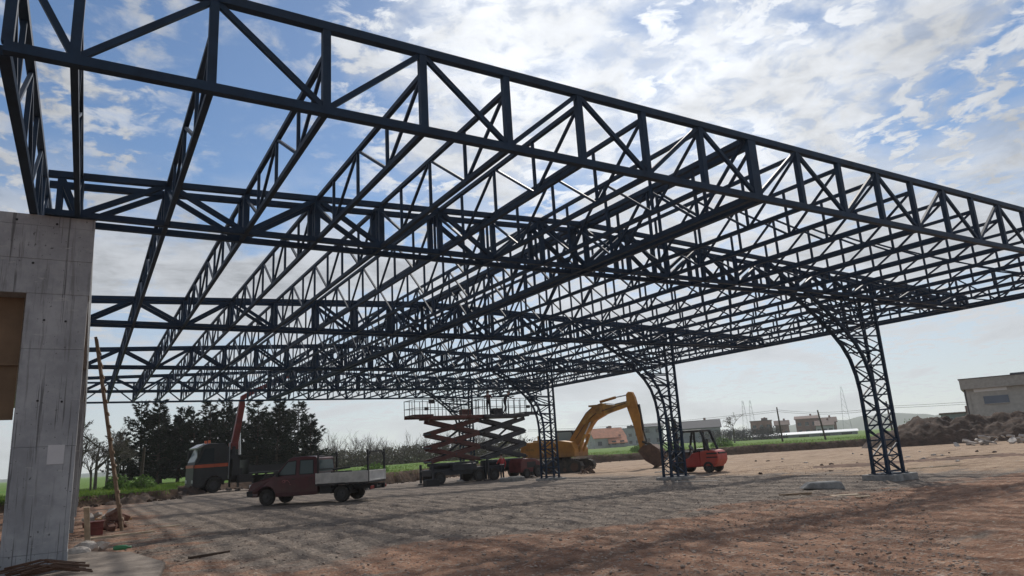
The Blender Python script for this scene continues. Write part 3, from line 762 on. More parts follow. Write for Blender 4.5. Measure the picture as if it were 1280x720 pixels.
def scissor_lift(label, loc, rz, m, ext, armlen):
    t = thing('scissor_lift', label, 'scissor lift', loc, rz, 'scissor lifts beneath the canopy')
    L = armlen/2
    b = MB(); b.box((0,0,.78), (armlen+.3,1.5,.42)); b.box((-.3,.7,1.1),(2.2,.5,.5)); b.box((.4,-.7,1.05),(1.9,.5,.45)); b.box((0,0,1.3),(armlen*.9,1.1,.2)); b.build('chassis', 'lift_dark', t, bevel=.03)
    for x in (-L*.78, L*.78):
        for y in (-.85,.85): wheel(t, x, y, .42, .3)
    for x in (-L-.1, L+.1):
        for y in (-.95,.95):
            b = MB(); b.bar((x,y,.12),(x,y,1.35),.13); b.cyl((x,y,.03),(x,y,.10),.19,n=12); b.bar((x,y*.7,.85),(x,y,.95),.1); b.build('outrigger', 'lift_dark', t)
    z0, dz = 1.48, .93
    for k in range(3):
        for s in (-1,1):
            y = s*.5
            a = MB(); a.bar((-L,y,z0+k*dz+.03),(L,y,z0+(k+1)*dz-.03),.10,.26); a.build('scissor_arm', m, t, bevel=.01)
            a = MB(); a.bar((L,y-.12*s,z0+k*dz+.03),(-L,y-.12*s,z0+(k+1)*dz-.03),.10,.26); a.build('scissor_arm', m, t, bevel=.01)
        a = MB()
        for x, dz_ in ((-L,.02),(L,.02),(0,.5*dz)):
            a = MB(); a.cyl((x,-.58,z0+k*dz+dz_),(x,.58,z0+k*dz+dz_),.055,n=8); a.build('pivot_shaft', 'lift_dark', t)
        if k < 2: a = MB(); a.cyl((-.5*L,0,z0+(k+.28)*dz),(.55*L,0,z0+(k+1.62)*dz),.075,n=8); a.build('lift_cylinder', 'lift_dark', t)
    zt = z0 + 3*dz + .08
    x0, x1 = (-L-.15, L+.2)
    b = MB(); b.box(((x0+x1)/2,0,zt+.12), (x1-x0,1.8,.22)); b.box(((x0+x1)/2,0,zt+.0),(x1-x0-.6,1.2,.06)); d = b.build('platform', m, t, bevel=.01)
    e0, e1 = ((x0-1.15, x0+.3) if ext < 0 else (x1-.3, x1+.85))
    b = MB(); b.box(((e0+e1)/2,0,zt+.30), (e1-e0,1.62,.10)); b.box(((e0+e1)/2,.81,zt+.22),(e1-e0,.04,.24)); b.box(((e0+e1)/2,-.81,zt+.22),(e1-e0,.04,.24)); b.build('extension_deck', m, t)
    rl = MB()
    X0, X1 = min(x0, e0), max(x1, e1)
    for y in (-.84,.84):
        n = 9
        for i in range(n+1):
            x = X0 + .03 + (X1-X0-.06)*i/n; rl.bar((x,y,zt+.2),(x,y,zt+1.34),.035)
        for z in (.78,1.34): rl.bar((X0,y,zt+z),(X1,y,zt+z),.035)
    for x in (X0+.03, X1-.03):
        for z in (.78,1.34): rl.bar((x,-.84,zt+z),(x,.84,zt+z),.035)
        rl.bar((x,0,zt+.2),(x,0,zt+1.34),.035)
    rl.build('guard_rail', 'lift_dark', t)
    cb = MB(); xc = X0+1.3 if ext < 0 else X1-.5
    cb.box((xc,-.88,zt+1.2),(.4,.2,.26)); cb.box((xc-.4,-.86,zt+.72),(.26,.16,.22)); cb.build('control_box', 'black', t, bevel=.02)
    cb = MB(); cb.box((L*.5*(1 if ext < 0 else -.6),-.3,zt+.45),(.75,.5,.42)); cb.build('tool_chest', m, t, bevel=.02)
    return zt + .24
DECK1 = scissor_lift('rust red scissor lift, its deck extended toward the lorry', (22.05, 44.9, gz(22,44.9)+.01), R(2), 'lift_red', -1, 3.9)
DECK2 = scissor_lift('dark scissor lift carrying two workers, next to the yellow excavator', (26.1, 44.9, gz(26,44.9)+.01), R(2), 'lift_dark', 1, 3.5)

def excavator():
    t = thing('excavator', 'yellow tracked excavator with raised boom and rusty bucket', 'excavator', (33.4, 47.9, gz(33,47.9)+.02), R(-60))
    for s in (1,-1):
        b = MB(); b.prism([(-2.0,.0),(1.8,.0),(2.2,.18),(2.36,.47),(2.2,.78),(1.8,.95),(-2.0,.95),(-2.35,.78),(-2.5,.47),(-2.35,.18)], s*1.25-.3, s*1.25+.3)
        for i in range(22):
            x = -2.1 + i*.195; b.box((x, s*1.25, .975), (.09,.6,.06)); b.box((x, s*1.25, -.005), (.09,.6,.06))
        for i in range(5):
            for e, x in ((1,2.33),(-1,-2.47)): b.box((x+(-.06*e*abs(i-2)), s*1.25, .15+i*.16), (.07,.6,.05))
        tr = b.build('track', 'track', t, bevel=.02)
        q = MB()
        for x in (-1.95,-1.2,-.5,.2,.9,1.75): q.cyl((x, s*1.56, .42 if abs(x) > 1.7 else .24), (x, s*1.50, .42 if abs(x) > 1.7 else .24), .34 if abs(x) > 1.7 else .15, n=14)
        q.build('roller', 'rust', tr)
    b = MB(); b.box((0,0,.7), (2.2,1.9,.5)); b.cyl((0,0,.9),(0,0,1.2),.75,n=20); b.build('undercarriage', 'track', t)
    b = MB(); b.prism([(-2.2,1.2),(1.75,1.2),(1.8,1.75),(1.5,2.35),(.6,2.5),(-2.2,2.5)], -1.38, 1.38); b.build('engine_house', 'exc', t, bevel=.05)
    b = MB()
    n = 10
    prof = [(-2.2,1.15)] + [(-2.2-.95*math.sin(math.pi*i/(2*n)), 0) for i in range(0)] + [(-2.95,1.25),(-3.12,1.55),(-3.12,2.3),(-2.95,2.5),(-2.2,2.52)]
    b.prism(prof, -1.36, 1.36); b.build('counterweight', 'exc', t, bevel=.14, seg=3)
    b = MB(); b.box((-1.2,-.5,2.56),(1.6,1.3,.14)); b.cyl((-1.6,-.9,2.5),(-1.6,-.9,3.0),.06); b.box((-.8,1.385,1.75),(1.6,.01,.9)); b.box((-.6,-1.385,1.75),(1.4,.01,.35)); b.box((-2.2,-1.39,1.9),(.9,.012,.18))
    for x in (-1.7,.4): b.bar((x,-1.3,2.5),(x,-1.3,2.85),.03)
    b.bar((-1.7,-1.3,2.85),(.4,-1.3,2.85),.03); b.build('engine_covers', 'exc_dirty', t)
    b = MB(); b.prism([(-.7,1.3),(1.1,1.3),(1.3,1.9),(.95,3.3),(-.65,3.35)], .45, 1.36); c = b.build('cab', 'black', t, bevel=.05)
    b = MB()
    b._add([(x, 1.37, z) for x, z in ((-.55,2.2),(1.02,2.2),(.8,3.18),(-.55,3.2))], [(3,2,1,0)]); b._add([(x, .443, z) for x, z in ((-.55,2.2),(1.02,2.2),(.8,3.18),(-.55,3.2))], [(0,1,2,3)])
    b._add([(1.27,.55,2.1),(1.27,1.26,2.1),(1.0,1.26,3.2),(1.0,.55,3.2)], [(0,1,2,3)]); b._add([(-.706,.55,2.4),(-.706,1.26,2.4),(-.672,1.26,3.2),(-.672,.55,3.2)], [(3,2,1,0)]); b.build('cab_window', glass_mat('sky_toned_cab_glass', (.32,.40,.40), .08), c)  # brightness of the sky behind the cab is put into the glass colour
    b = MB(); b.prism([(.75,2.3),(.85,1.8),(1.4,1.85),(3.3,3.92),(4.15,4.3),(4.1,4.75),(3.85,5.08),(3.2,5.0),(2.55,4.5)], -.33, .33); b.build('main_boom', 'exc', t, bevel=.04)
    b = MB(); b.prism([(3.35,5.1),(3.95,4.25),(4.7,4.48),(6.3,4.86),(6.35,5.18),(5.0,5.0),(4.2,5.12),(3.9,5.25)], -.28, .28); b.build('boom_tip', 'exc_dirty', t, bevel=.03)
    b = MB(); b.cyl((3.7,.4,4.7),(3.7,-.4,4.7),.3,n=14); b.cyl((2.5,.36,3.9),(2.5,-.36,3.9),.2,n=12); b.box((3.2,0,5.08),(.8,.5,.14)); b.box((2.7,-.36,4.1),(1.2,.08,.25),Matrix.Rotation(R(-42),3,'Y')); b.build('knuckle_plate', 'exc_dirty', t)
    for y in (-.46,.46):
        b = MB(); b.cyl((1.75,y,1.6),(2.4,y,2.9),.12,n=10); b.build('boom_cylinder', 'exc_dirty', t)
        b = MB(); b.cyl((2.4,y,2.9),(2.95,y,3.8),.06,n=10); b.build('cylinder_rod', 'chrome', t)
    b = MB(); b.cyl((3.75,0,5.35),(5.1,0,5.6),.11,n=10); b.build('arm_cylinder', 'exc', t)
    b = MB(); b.cyl((5.1,0,5.6),(6.2,0,5.72),.05,n=10); b.build('arm_cylinder_rod', 'chrome', t)
    b = MB(); b.prism([(6.05,5.75),(6.25,5.95),(6.55,5.9),(6.72,5.5),(7.0,4.1),(7.1,1.55),(6.78,1.45),(6.45,3.2),(6.02,4.75)], -.24, .24); b.build('arm', 'exc', t, bevel=.04)
    b = MB(); b.cyl((6.95,0,4.9),(7.12,0,2.9),.1,n=10); b.bar((7.12,0,2.9),(7.3,0,1.9),.09); b.bar((7.0,.2,2.05),(7.45,.2,1.85),.1,.16); b.bar((7.0,-.2,2.05),(7.45,-.2,1.85),.1,.16); b.bar((7.4,0,1.9),(7.75,0,1.7),.14,.2); b.build('bucket_linkage', 'track', t)
    b = MB()
    for y in (-.15,.05,.2): b.tube([(1.0,y,2.72),(2.5,y,4.56),(3.2,y,5.06),(4.2,y,5.18),(5.0,y,5.06),(6.0,y,5.2),(6.5,y,5.1)], .03, 5)
    for y in (-.36,): b.tube([(1.5,y,2.6),(2.6,y,3.9),(3.5,y,4.5),(4.6,y,4.75),(6.0,y,5.05)], .028, 5)
    b.build('hydraulic_hose', 'hose', t)
    # bucket: curved shell with side plates and teeth
    b = MB(); out = [(6.75,1.35),(7.2,1.75),(7.9,1.8),(8.4,1.45),(8.6,.95),(8.4,.45),(8.05,.15)]
    inn = [(6.9,1.3),(7.25,1.62),(7.85,1.66),(8.27,1.38),(8.45,.95),(8.28,.52),(8.0,.25)]
    W = .72
    vs = [(x,-W,z) for x,z in out] + [(x,W,z) for x,z in out] + [(x,-W,z) for x,z in inn] + [(x,W,z) for x,z in inn]; k = len(out); fs = []
    for i in range(k-1):
        fs += [(i,i+1,k+i+1,k+i), (2*k+i,3*k+i,3*k+i+1,2*k+i+1)]
    b._add(vs, fs)
    for s in (-1,1): b.prism(out+[(7.3,.6)], s*W-.02, s*W+.02)
    bk = b.build('bucket', 'rust', t)
    q = MB()
    for i in range(5): y = -W+.12+i*(2*W-.24)/4; q.prism([(8.12,.22),(8.0,.3),(7.68,-.02)], y-.05, y+.05)
    q.build('bucket_teeth', 'track', bk)
excavator()

def forklift():
    t = thing('forklift', 'red forklift with black overhead guard parked behind the second column', 'forklift', (29.75, 29.3, ground_z(29.75,29.3)+.01), R(107))
    P = [(-.15,.28),(1.05,.28),(1.1,.62),(.55,.66),(.15,.78),(-.05,1.0),(-1.2,1.08),(-1.32,.98),(-1.34,.75),(-1.25,.40)] + arch(-.85,.27,.34,8,True)[::-1][::-1] + [(-.4,.27)]
    P = [(1.1,.28),(1.12,.62),(.55,.66),(.2,.78),(0,1.0),(-.4,1.06),(-.45,.3)]
    b = MB(); b.prism(P, -.55, .55); b.build('body', 'fork', t, bevel=.05)
    P = [(-.42,1.06),(-1.05,1.12),(-1.3,1.06),(-1.38,.9),(-1.38,.62),(-1.28,.42)] + arch(-.85,.28,.36,8,True) 
    P = [(-.42,.3)] + [(-.42,1.08),(-1.05,1.13),(-1.28,1.08),(-1.40,.92),(-1.40,.62),(-1.30,.42),(-1.22,.36)] + arch(-.85,.28,.36,8,True)
    b = MB(); b.prism(P, -.58, .58); cw = b.build('counterweight', mat('faded_forklift_red', (.42,.05,.03), .45, var=.2, scale=2.5), t, bevel=.09, seg=3)
    b = MB(); b.box((-1.385,0,.96),(.05,.8,.08)); b.box((-1.1,.575,.95),(.55,.03,.08)); b.box((-1.1,-.575,.95),(.55,.03,.08)); b.box((-1.1,.575,.76),(.6,.03,.06)); b.build('vent_slot', 'black', cw)
    for s in (1,-1):
        wheel(t, .75, s*.52, .34, .26); wheel(t, -.85, s*.50, .28, .2)
        b = MB(); b.tube([(.72,s*.5,.66),(.55,s*.5,1.5),(.42,s*.5,2.08)], .055); b.tube([(-.95,s*.5,1.08),(-.72,s*.5,1.75),(-.6,s*.5,2.1)], .065); b.tube([(-.2,s*.5,1.05),(-.22,s*.5,2.1)], .055); b.build('guard_post', 'black', t)
        b = MB(); b.bar((1.2,s*.36,.12),(1.28,s*.36,2.85),.10,.14); b.bar((1.22,s*.24,.2),(1.30,s*.24,2.7),.07,.1); b.build('mast_rail', 'black', t)
        b = MB(); b.bar((1.38,s*.28,.25),(1.36,s*.28,.9),.12,.05); b.bar((1.36,s*.28,.12),(2.4,s*.28,.09),.12,.045); b.build('fork_tine', 'galv', t)
    t.scale = (1.1,1.1,1.08)
    b = MB(); b.box((.72,0,.85),(.55,1.04,.5)); b.box((-.3,0,1.08),(.6,.9,.12)); b.build('cowl', 'black', t, bevel=.05)
    b = MB(); b.box((-.08,0,2.12),(1.15,1.12,.10))
    for i in range(5): b.box((-.5+i*.2,0,2.165),(.05,1.0,.04))
    b.build('guard_roof', 'black', t, bevel=.03)
    b = MB()
    for z in (.35,1.4,2.1,2.78): b.box((1.24+z*.02,0,z),(.09,.74,.09))
    b.cyl((1.2,0,.3),(1.25,0,1.9),.05); b.box((1.36,0,.8),(.06,.95,.1)); b.box((1.36,0,.4),(.06,.95,.1)); b.build('mast_crosshead', 'black', t)
    b = MB(); b.box((-.3,0,1.15),(.5,.5,.14)); b.box((-.55,0,1.42),(.12,.48,.55)); b.build('seat', 'black', t, bevel=.04)
    b = MB(); b.tube([(.55,0,.66),(.3,0,1.25)], .035); b.cyl((.30,0,1.27),(.27,0,1.29),.17,n=16); b.box((.6,0,.9),(.15,.9,.5)); b.build('steering_wheel', 'black', t)
forklift()

def compressor():
    t = thing('site_compressor', 'small dark red wheeled machine between the lifts and the excavator', 'site machine', (26.9, 43.2, ground_z(26.9,43.2)), R(15))
    b = MB(); b.prism([(-1.1,.4),(1.0,.4),(1.05,1.0),(.5,1.3),(-.9,1.35),(-1.1,1.1)], -.6, .6); b.build('body', mat('dark_red_machine', (.12,.02,.018), .5, var=.35, scale=2), t, bevel=.06)
    for s in (1,-1): wheel(t, .55, s*.68, .42, .2); wheel(t, -.6, s*.66, .32, .2)
    b = MB(); b.bar((1.0,0,.45),(1.9,0,.4),.08); b.box((1.7,0,.2),(.08,.08,.4)); b.build('tow_bar', 'black', t)
    b = MB(); b.box((.0,-.605,.9),(.9,.02,.4)); b.build('vent_grille', 'black', t)
compressor()
# ---------------------------------------------------------------- far houses and sheds
def fz(x, y): return max(ground_z(x, y), 0) + field_z(x, y)
M['wall_grey'] = mat('grey_render', (.22,.235,.25), .9, var=.15, scale=.6)
M['wall_pale'] = mat('pale_render', (.36,.35,.34), .9, var=.15, scale=.6)
M['wall_brick'] = mat('bare_clay_block', (.22,.11,.085), .9, var=.2, scale=.8)
M['roof_orange'] = mat('orange_tiles', (.42,.16,.085), .85, var=.25, scale=1.2)
M['roof_dark'] = mat('dark_roof', (.07,.07,.08), .85, var=.2)
M['roof_brown'] = mat('brown_tiles', (.13,.075,.06), .85, var=.2)
M['shed_white'] = mat('white_sheeting', (.58,.60,.62), .6, var=.1)
M['window'] = mat('house_window', (.03,.035,.045), .2)
def house(label, x, y, rz, L, W, H, roof, wall, rmat, rh=2.2, nwin=3, floors=1, chim=True):
    t = thing('house', label, 'house', (x, y, fz(x, y)-.2), rz, 'houses along the far edge of the field')
    b = MB(); b.box((0,0,H/2), (L,W,H))
    if roof == 'gable':
        b.prism([(-W/2,H),(W/2,H),(0,H+rh)], -L/2, L/2, lambda px,py,pz: (py, px, pz))
    b.build('wall', wall, t)
    r = MB()
    if roof == 'gable':
        o = .45
        for s in (-1,1):
            r._add([(-L/2-o, s*(W/2+o), H-.35), (L/2+o, s*(W/2+o), H-.35), (L/2+o, 0, H+rh+.03), (-L/2-o, 0, H+rh+.03),
                    (-L/2-o, s*(W/2+o), H-.17), (L/2+o, s*(W/2+o), H-.17), (L/2+o, 0, H+rh+.22), (-L/2-o, 0, H+rh+.22)], [(0,1,2,3),(7,6,5,4),(0,4,5,1),(1,5,6,2),(2,6,7,3),(3,7,4,0)])
    else:
        r.box((0,0,H+.12),(L+.5,W+.5,.25)); r.box((L*.18,0,H+.7),(L*.3,W*.4,1.0))
    ro = r.build('roof', rmat, t)
    if chim: c = MB(); c.box((L*.2, W*.12, H+(rh if roof == 'gable' else .6)), (.7,.7,1.8)); c.build('chimney', 'wall_brick', ro)
    for s in (-1,1):
        for fl in range(floors):
            for i in range(nwin):
                w = MB(); xx = -L/2 + L*(i+.5)/nwin; w.box((xx, s*(W/2+.01), 1.6+fl*2.9), (1.3,.08,1.25)); f = w.build('window', 'window', t)
                q = MB(); q.box((xx, s*(W/2+.05), 1.6+fl*2.9-.68), (1.5,.14,.1)); q.build('sill', 'wall_pale', f)
        w = MB(); w.box((s*(L/2+.01), 0, 1.7+(floors-1)*2.9), (.08,1.2,1.25)); w.build('window', 'window', t)
house('grey gabled house with bright orange tile roof beyond the excavator boom', 140, 176, R(-20), 10, 8, 3.4, 'gable', 'wall_pale', 'roof_orange', 2.6)
house('low outbuilding with orange lean roof right of the orange roofed house', 140.8, 171.6, R(-32), 5, 5, 1.7, 'gable', 'wall_grey', 'roof_orange', 1.4, 2)
house('flat blue grey block behind the orange roofed house', 187, 234.4, R(-35), 7, 7, 7.4, 'flat', 'wall_grey', 'roof_dark', 0, 3, 2)
house('long dark flat roofed block seen under the excavator boom', 193.6, 229.2, R(-40), 11, 9, 7.2, 'flat', 'wall_grey', 'roof_dark', 0, 4, 2)
house('tall plain grey building behind the excavator bucket', 154.6, 170.3, R(-42), 6.5, 7, 6.0, 'gable', 'wall_grey', 'roof_dark', .6, 2, 2, False)
house('grey house with dark gable roof rising behind the forklift guard', 163, 159.5, R(-45), 14, 9, 4.6, 'gable', 'wall_grey', 'roof_dark', 2.0, 4)
house('unfinished clay block house right of the round bare tree', 231.3, 191, R(-50), 8, 8, 6.6, 'flat', 'wall_brick', 'roof_brown', 0, 3, 2)
house('small clay block house behind the leaning pole', 236.2, 185, R(-52), 5, 6, 4.8, 'gable', 'wall_brick', 'roof_brown', 1.4, 2)
house('wide clay block house between the two thin poles', 241.8, 177.6, R(-55), 8, 8, 6.6, 'gable', 'wall_brick', 'roof_brown', .8, 3, 2)
house('low brown roofed house left of the nearest steel column', 245.8, 172, R(-57), 7, 7, 4.8, 'gable', 'wall_brick', 'roof_brown', 1.5)
house('grey house with brown roof peeping over the white shed', 239, 168, R(-57), 6, 7, 3.6, 'gable', 'wall_pale', 'roof_brown', 1.5)
def shed():
    t = thing('long_shed', 'long low white metal shed at the edge of the green field', 'shed', (160, 119, fz(160,119)-.4), R(-54))
    b = MB(); b.box((0,0,.55),(25,8,1.1)); b.build('wall', 'wall_grey', t)
    b = MB(); b.prism([(-4.4,1.05),(4.4,1.05),(4.4,1.2),(0,1.75),(-4.4,1.2)], -12.8, 12.8, lambda px,py,pz: (py,px,pz)); b.build('roof', 'shed_white', t)
    for i in range(5):
        w = MB(); w.box((-10+i*5, -4.02, .65),(2.4,.06,.5)); w.build('window', 'window', t)
shed()
def hall():
    # grey industrial hall on the right; local x runs along its front, y points away from the yard
    t = thing('industrial_hall', 'grey flat roofed industrial hall behind the dirt mound', 'industrial building', (88.1, 43.0, -.1), R(-65.5))
    m = mat('grey_brick_facade', (.40,.385,.34), .9, var=.14, scale=2.5, bump=.15, bscale=50)
    b = MB(); b.box((13,7,2.78),(26,14,5.56)); b.box((.25,-.06,2.78),(.5,.12,5.56)); b.build('wall', m, t)
    b = MB(); b.box((13,6.85,6.15),(26.5,14.9,1.18)); b.build('parapet', mat('parapet_cladding', (.34,.32,.28), .85, var=.15), t)
    b = MB(); b.box((13,6.85,6.77),(26.7,15.1,.08)); b.box((5.6,3,6.98),(1.5,1,.35)); b.build('roof', 'roof_dark', t)
    for i in range(5):
        w = MB(); w.box((2.6+i*5.0, -.03, 5.36),(3.2,.08,.38)); w.build('clerestory_window', mat('white_clerestory', (.72,.72,.70), .5) if i == 0 else bpy.data.materials['white_clerestory'], t)
        w = MB(); w.box((3.0+i*4.6, -.03, 4.2),(2.4,.08,.85)); f = w.build('window', mat('blue_grey_window', (.10,.13,.17), .2) if i == 0 else bpy.data.materials['blue_grey_window'], t)
        q = MB(); q.box((3.0+i*4.6, -.07, 3.74),(2.5,.16,.07)); q.build('sill', 'wall_pale', f)
    b = MB(); b.cyl((.12,-.14,0),(.12,-.14,5.5),.06,n=8); b.build('drainpipe', 'black', t)
hall()
house('ruined low dark building between the mound and the grey hall', 126, 62, R(-62), 7, 7, 2.9, 'flat', 'wall_grey', 'roof_brown', 0, 4, 1, False)

# ---------------------------------------------------------------- dirt mound and rubble
def heap(name, label, a, c, width, height, m, seed, kind='structure', nx=150, ny=60, amp=1.0):
    a, c = Vector(a), Vector(c); d = (c-a); L = d.length; d.normalize(); nrm = Vector((-d.y, d.x))
    b = MB()
    for i in range(nx+1):
        for j in range(ny+1):
            s = i/nx*(L+width) - width/2; t = (j/ny*2-1)*width*.62
            p = a + d*s + nrm*t
            e = max(0, -s, s-L)/(width*.5); r = math.sqrt(min(1.6, e*e + (t/(width*.5))**2))
            env = max(0, 1 - r)**.75 if r < 1 else 0
            n1 = noise.noise(Vector((p.x*.22, p.y*.22, seed))); n2 = noise.noise(Vector((p.x*.9, p.y*.9, seed+3))); n3 = noise.noise(Vector((p.x*2.6, p.y*2.6, seed+5)))
            n4 = noise.noise(Vector((p.x*5.5, p.y*5.5, seed+9)))
            z = height*env*(1 + .35*n1*amp + .30*n2*amp) + (.26*n3*amp + .17*n4*amp + .05)*min(1, env*4) - .06
            b.v.append((p.x + .12*n3, p.y, gz(p.x, p.y) + z))
    for i in range(nx):
        for j in range(ny):
            k = i*(ny+1)+j; b.f.append((k, k+ny+1, k+ny+2, k+1)); b.mi.append(0)
    o = b.build(name, m, smooth=True); return tag(o, label, name.replace('_', ' '), kind=kind)
M['dirt'] = mat('dark_earth', (.034,.020,.012), .98, var=.45, scale=1.4, bump=1.0, bscale=4, col2=(.085,.048,.030), detail=9)
heap('dirt_mound', 'dark earth mound in front of the grey hall', (73.5,42), (86,23), 9.5, 2.55, M['dirt'], 3.3)
heap('spoil_ridge', 'low ridge of dark soil beside the lorry', (2.2,47.3), (6.6,55.5), 2.2, .40, M['dirt'], 8.1, nx=50, ny=16)
heap('soil_patch', 'low pile of brown soil on the open yard', (34,23.5), (42,19), 3.0, .07, mat('brown_soil', (.12,.065,.04), .98, var=.4, scale=1.5, bump=.6, bscale=8), 5.7, nx=50, ny=18, amp=.3)
rng = random.Random(11)
def slab_mesh(name, L, W, H, m, seed, bevel=.01):
    b = MB(); k = rng.randint(5, 7); pts = []
    for i in range(k):
        a = 2*math.pi*i/k + rng.uniform(-.25,.25); r = rng.uniform(.75,1.1); pts.append((L/2*r*math.cos(a), W/2*r*math.sin(a)))
    b.prism(pts, -H/2, H/2, lambda x, y, z: (x, z, y + .06*H*math.sin(x*7+seed))); return b.build(name, m)
# broken concrete slabs thrown down at the foot of the mound
adj = ['flat','tilted','upright','small','long','thick','thin','chipped','dark','pale']
protos = [slab_mesh('rubble_piece', rng.uniform(.5,1.3), rng.uniform(.35,.8), rng.uniform(.08,.2), 'rubble', i) for i in range(6)]
for i in range(80):
    t = rng.random(); x = 62.8 + 5.5*t + rng.uniform(-1.6,1.9); y = 31.5 - 9.5*t + rng.uniform(-1.2,1.2)
    o = protos[i] if i < 6 else protos[i % 6].copy()
    if i >= 6: COL.objects.link(o)
    o.location = (x, y, gz(x,y) + .12 + rng.random()**2*.55)
    o.rotation_euler = (rng.gauss(0,.35), rng.gauss(0,.35), rng.uniform(0,6.28)); k = rng.uniform(.4,1.25); o.scale = (k,k,k)
    tag(o, 'broken pale concrete piece in the rubble strip before the dirt mound', 'rubble', 'rubble pieces before the dirt mound')

# ---------------------------------------------------------------- ladder and loose things on the ground
def ladder():
    t = thing('timber_ladder', 'rough timber site ladder leaning against the concrete building', 'ladder', (1.12, 24.9, 0))
    # two rails, one nailed rung every 35 cm; the ladder stands almost edge-on to the yard
    foot = Vector((0,0,-.05)); top = Vector((-1.06, 1.1, 6.0)); d = (top-foot).normalized(); side = Vector((.075,.997,0)).normalized()
    for s in (-1,1):
        b = MB(); b.bar(foot+side*s*.26, top+side*s*.22, .085, .15, side); b.build('rail', 'wood', t, bevel=.008)
    out = d.cross(side).normalized(); out = out if out.x > 0 else -out
    for i in range(14):
        p = foot + d*(.4+i*.41); b = MB(); b.bar(p-side*.36+out*.06, p+side*.36+out*.06, .07, .03, out); b.build('rung', 'wood', t)
ladder()
def plank(label, x, y, rz, L, W, H, m='wood_pale', z=None, tilt=0, name='plank', cat='plank', group='loose planks on the yard'):
    b = MB(); n = 5
    for i in range(n):
        pass
    b.box((0,0,0),(L,W,H)); b.box((L*.5-.01,W*.12,0),(.06,W*.5,H*.92))
    o = b.build(name, m, bevel=.004); o.location = (x, y, ground_z(x,y)+H/2+.005 if z is None else z); o.rotation_euler = (0, R(tilt), R(rz))
    return tag(o, label, cat, group)
plank('long pale plank lying past the foot of the ladder', 1.0, 22.7, 15, 1.7, .10, .05)
plank('short pale batten lying right of the long plank', 2.35, 24.4, 25, .7, .09, .04)
plank('grey plank lying left of the concrete lump by the nearest column', 17.9, 13.9, -28, .95, .12, .06, 'wood')
plank('broad pale board lying in front of the concrete lump', 18.25, 12.55, 150, .75, .26, .035)
plank('small pale offcut right of the broad board', 17.75, 11.7, -30, .38, .10, .03)
plank('thin pale lath lying beyond the nearest column', 31.5, 17.2, -20, 2.6, .08, .05)
plank('dark plank lying on the tan soil right of the column', 42, 20.5, -35, 3.2, .14, .07, 'wood')
plank('grey board beside the second column footing', 23.4, 23.3, -58, 1.9, .22, .05, 'rubble')
plank('upright board leaning at the corner of the concrete pillar', .16, 20.2, 80, 1.0, .12, .04, 'wood_pale', .5, 62)
plank('weathered board lying flat behind the broken bricks', .8, 28.6, 35, 1.4, .26, .05)
plank('orange brown board on the brick heap near the ladder', .95, 27.8, 12, 1.1, .3, .05, mat('orange_board', (.42,.24,.09), .8, var=.2), .22, 5)
plank('dark strip standing in for a crack in the foreground soil', 2.2, 15.3, 20, .8, .10, .05, mat('soil_crack_strip', (.07,.045,.03), .9, var=.3))  # added dark strip, drawn where the soil only has a crack
for i in range(40):
    x, y = .2 + rng.random()*1.0, 24.8 + rng.random()*5.0
    b = MB(); b.box((0,0,0),(rng.uniform(.2,.42),rng.uniform(.14,.28),rng.uniform(.09,.2))); o = b.build('broken_brick', 'brick' if rng.random() < .6 else 'rubble', bevel=.012)
    o.location = (x, y, ground_z(x,y) + .05 + rng.random()**2*.4); o.rotation_euler = (rng.uniform(-.6,.6), rng.uniform(-.6,.6), rng.uniform(0,6))
    tag(o, 'broken brick or block in the heap between pillar and ladder', 'brick', 'broken bricks near the ladder')
def crate():
    b = MB(); b.box((0,0,.17),(.34,.3,.34)); b.box((0,0,.36),(.38,.34,.05)); b.box((0,-.16,.2),(.36,.02,.05)); o = b.build('paint_tin', mat('red_brown_bucket', (.16,.03,.022), .6, var=.3), bevel=.02)
    o.location = (.42, 24.1, ground_z(.42,24.1)); tag(o, 'dark red tub standing by the bricks near the ladder', 'tub')
crate()
def pad():
    b = MB(); pts = [(-.6,13.2),(1.05,12.2),(1.35,14.4),(.95,16.9),(.2,18.0),(-.6,18.0)]
    b.prism(pts, -.25, .11, lambda x, y, z: (x, z, y)); o = b.build('concrete_pad', mat('dusty_pad', (.17,.135,.11), .95, var=.35, scale=1.8, bump=.5, bscale=14, col2=(.27,.225,.185)), bevel=.03); tag(o, 'rough concrete pad at the foot of the left pillar', 'concrete pad')
pad()
def bottle():
    b = MB(); b.tube([(-.15,0,.05),(-.1,0,.05),(.08,0,.05),(.13,0,.05),(.19,0,.05)], [.03,.05,.05,.02,.018], 10); o = b.build('plastic_bottle', 'green_plastic', smooth=True)
    o.location = (.78, 17.35, .12); o.rotation_euler = (0,0,R(-15)); tag(o, 'green plastic bottle lying near the concrete pad', 'bottle')
bottle()
for k, (x, y, s) in enumerate([(.15,18.6,.26),(.42,18.9,.18),(.05,17.9,.2)]):
    b = MB(); b.blob((0,0,0),(s,s*.8,s*.6),k+3,2,.22); o = b.build('stone', 'rubble'); o.location = (x,y,.12)
    tag(o, ['largest pale stone at the right foot of the concrete pillar','smaller pale stone right of the largest one by the pillar','flat pale stone touching the concrete pillar foot'][k], 'stone', 'stones at the pillar foot')
def rebar():
    b = MB()
    for i in range(16):
        x, y = -.75+rng.random()*.6, 14.1+rng.random()*.5; a = rng.uniform(-.5,.5); z = .14+rng.random()*.16
        b.tube([(x-.5*math.cos(a), y-.3*math.sin(a), z),(x, y, z+.08),(x+.5*math.cos(a), y+.3*math.sin(a), z-.02)], .014, 5)
    o = b.build('rebar_tangle', 'rust'); tag(o, 'tangled rusty reinforcement bars below the left pillar', 'rebar', kind=None)
rebar()
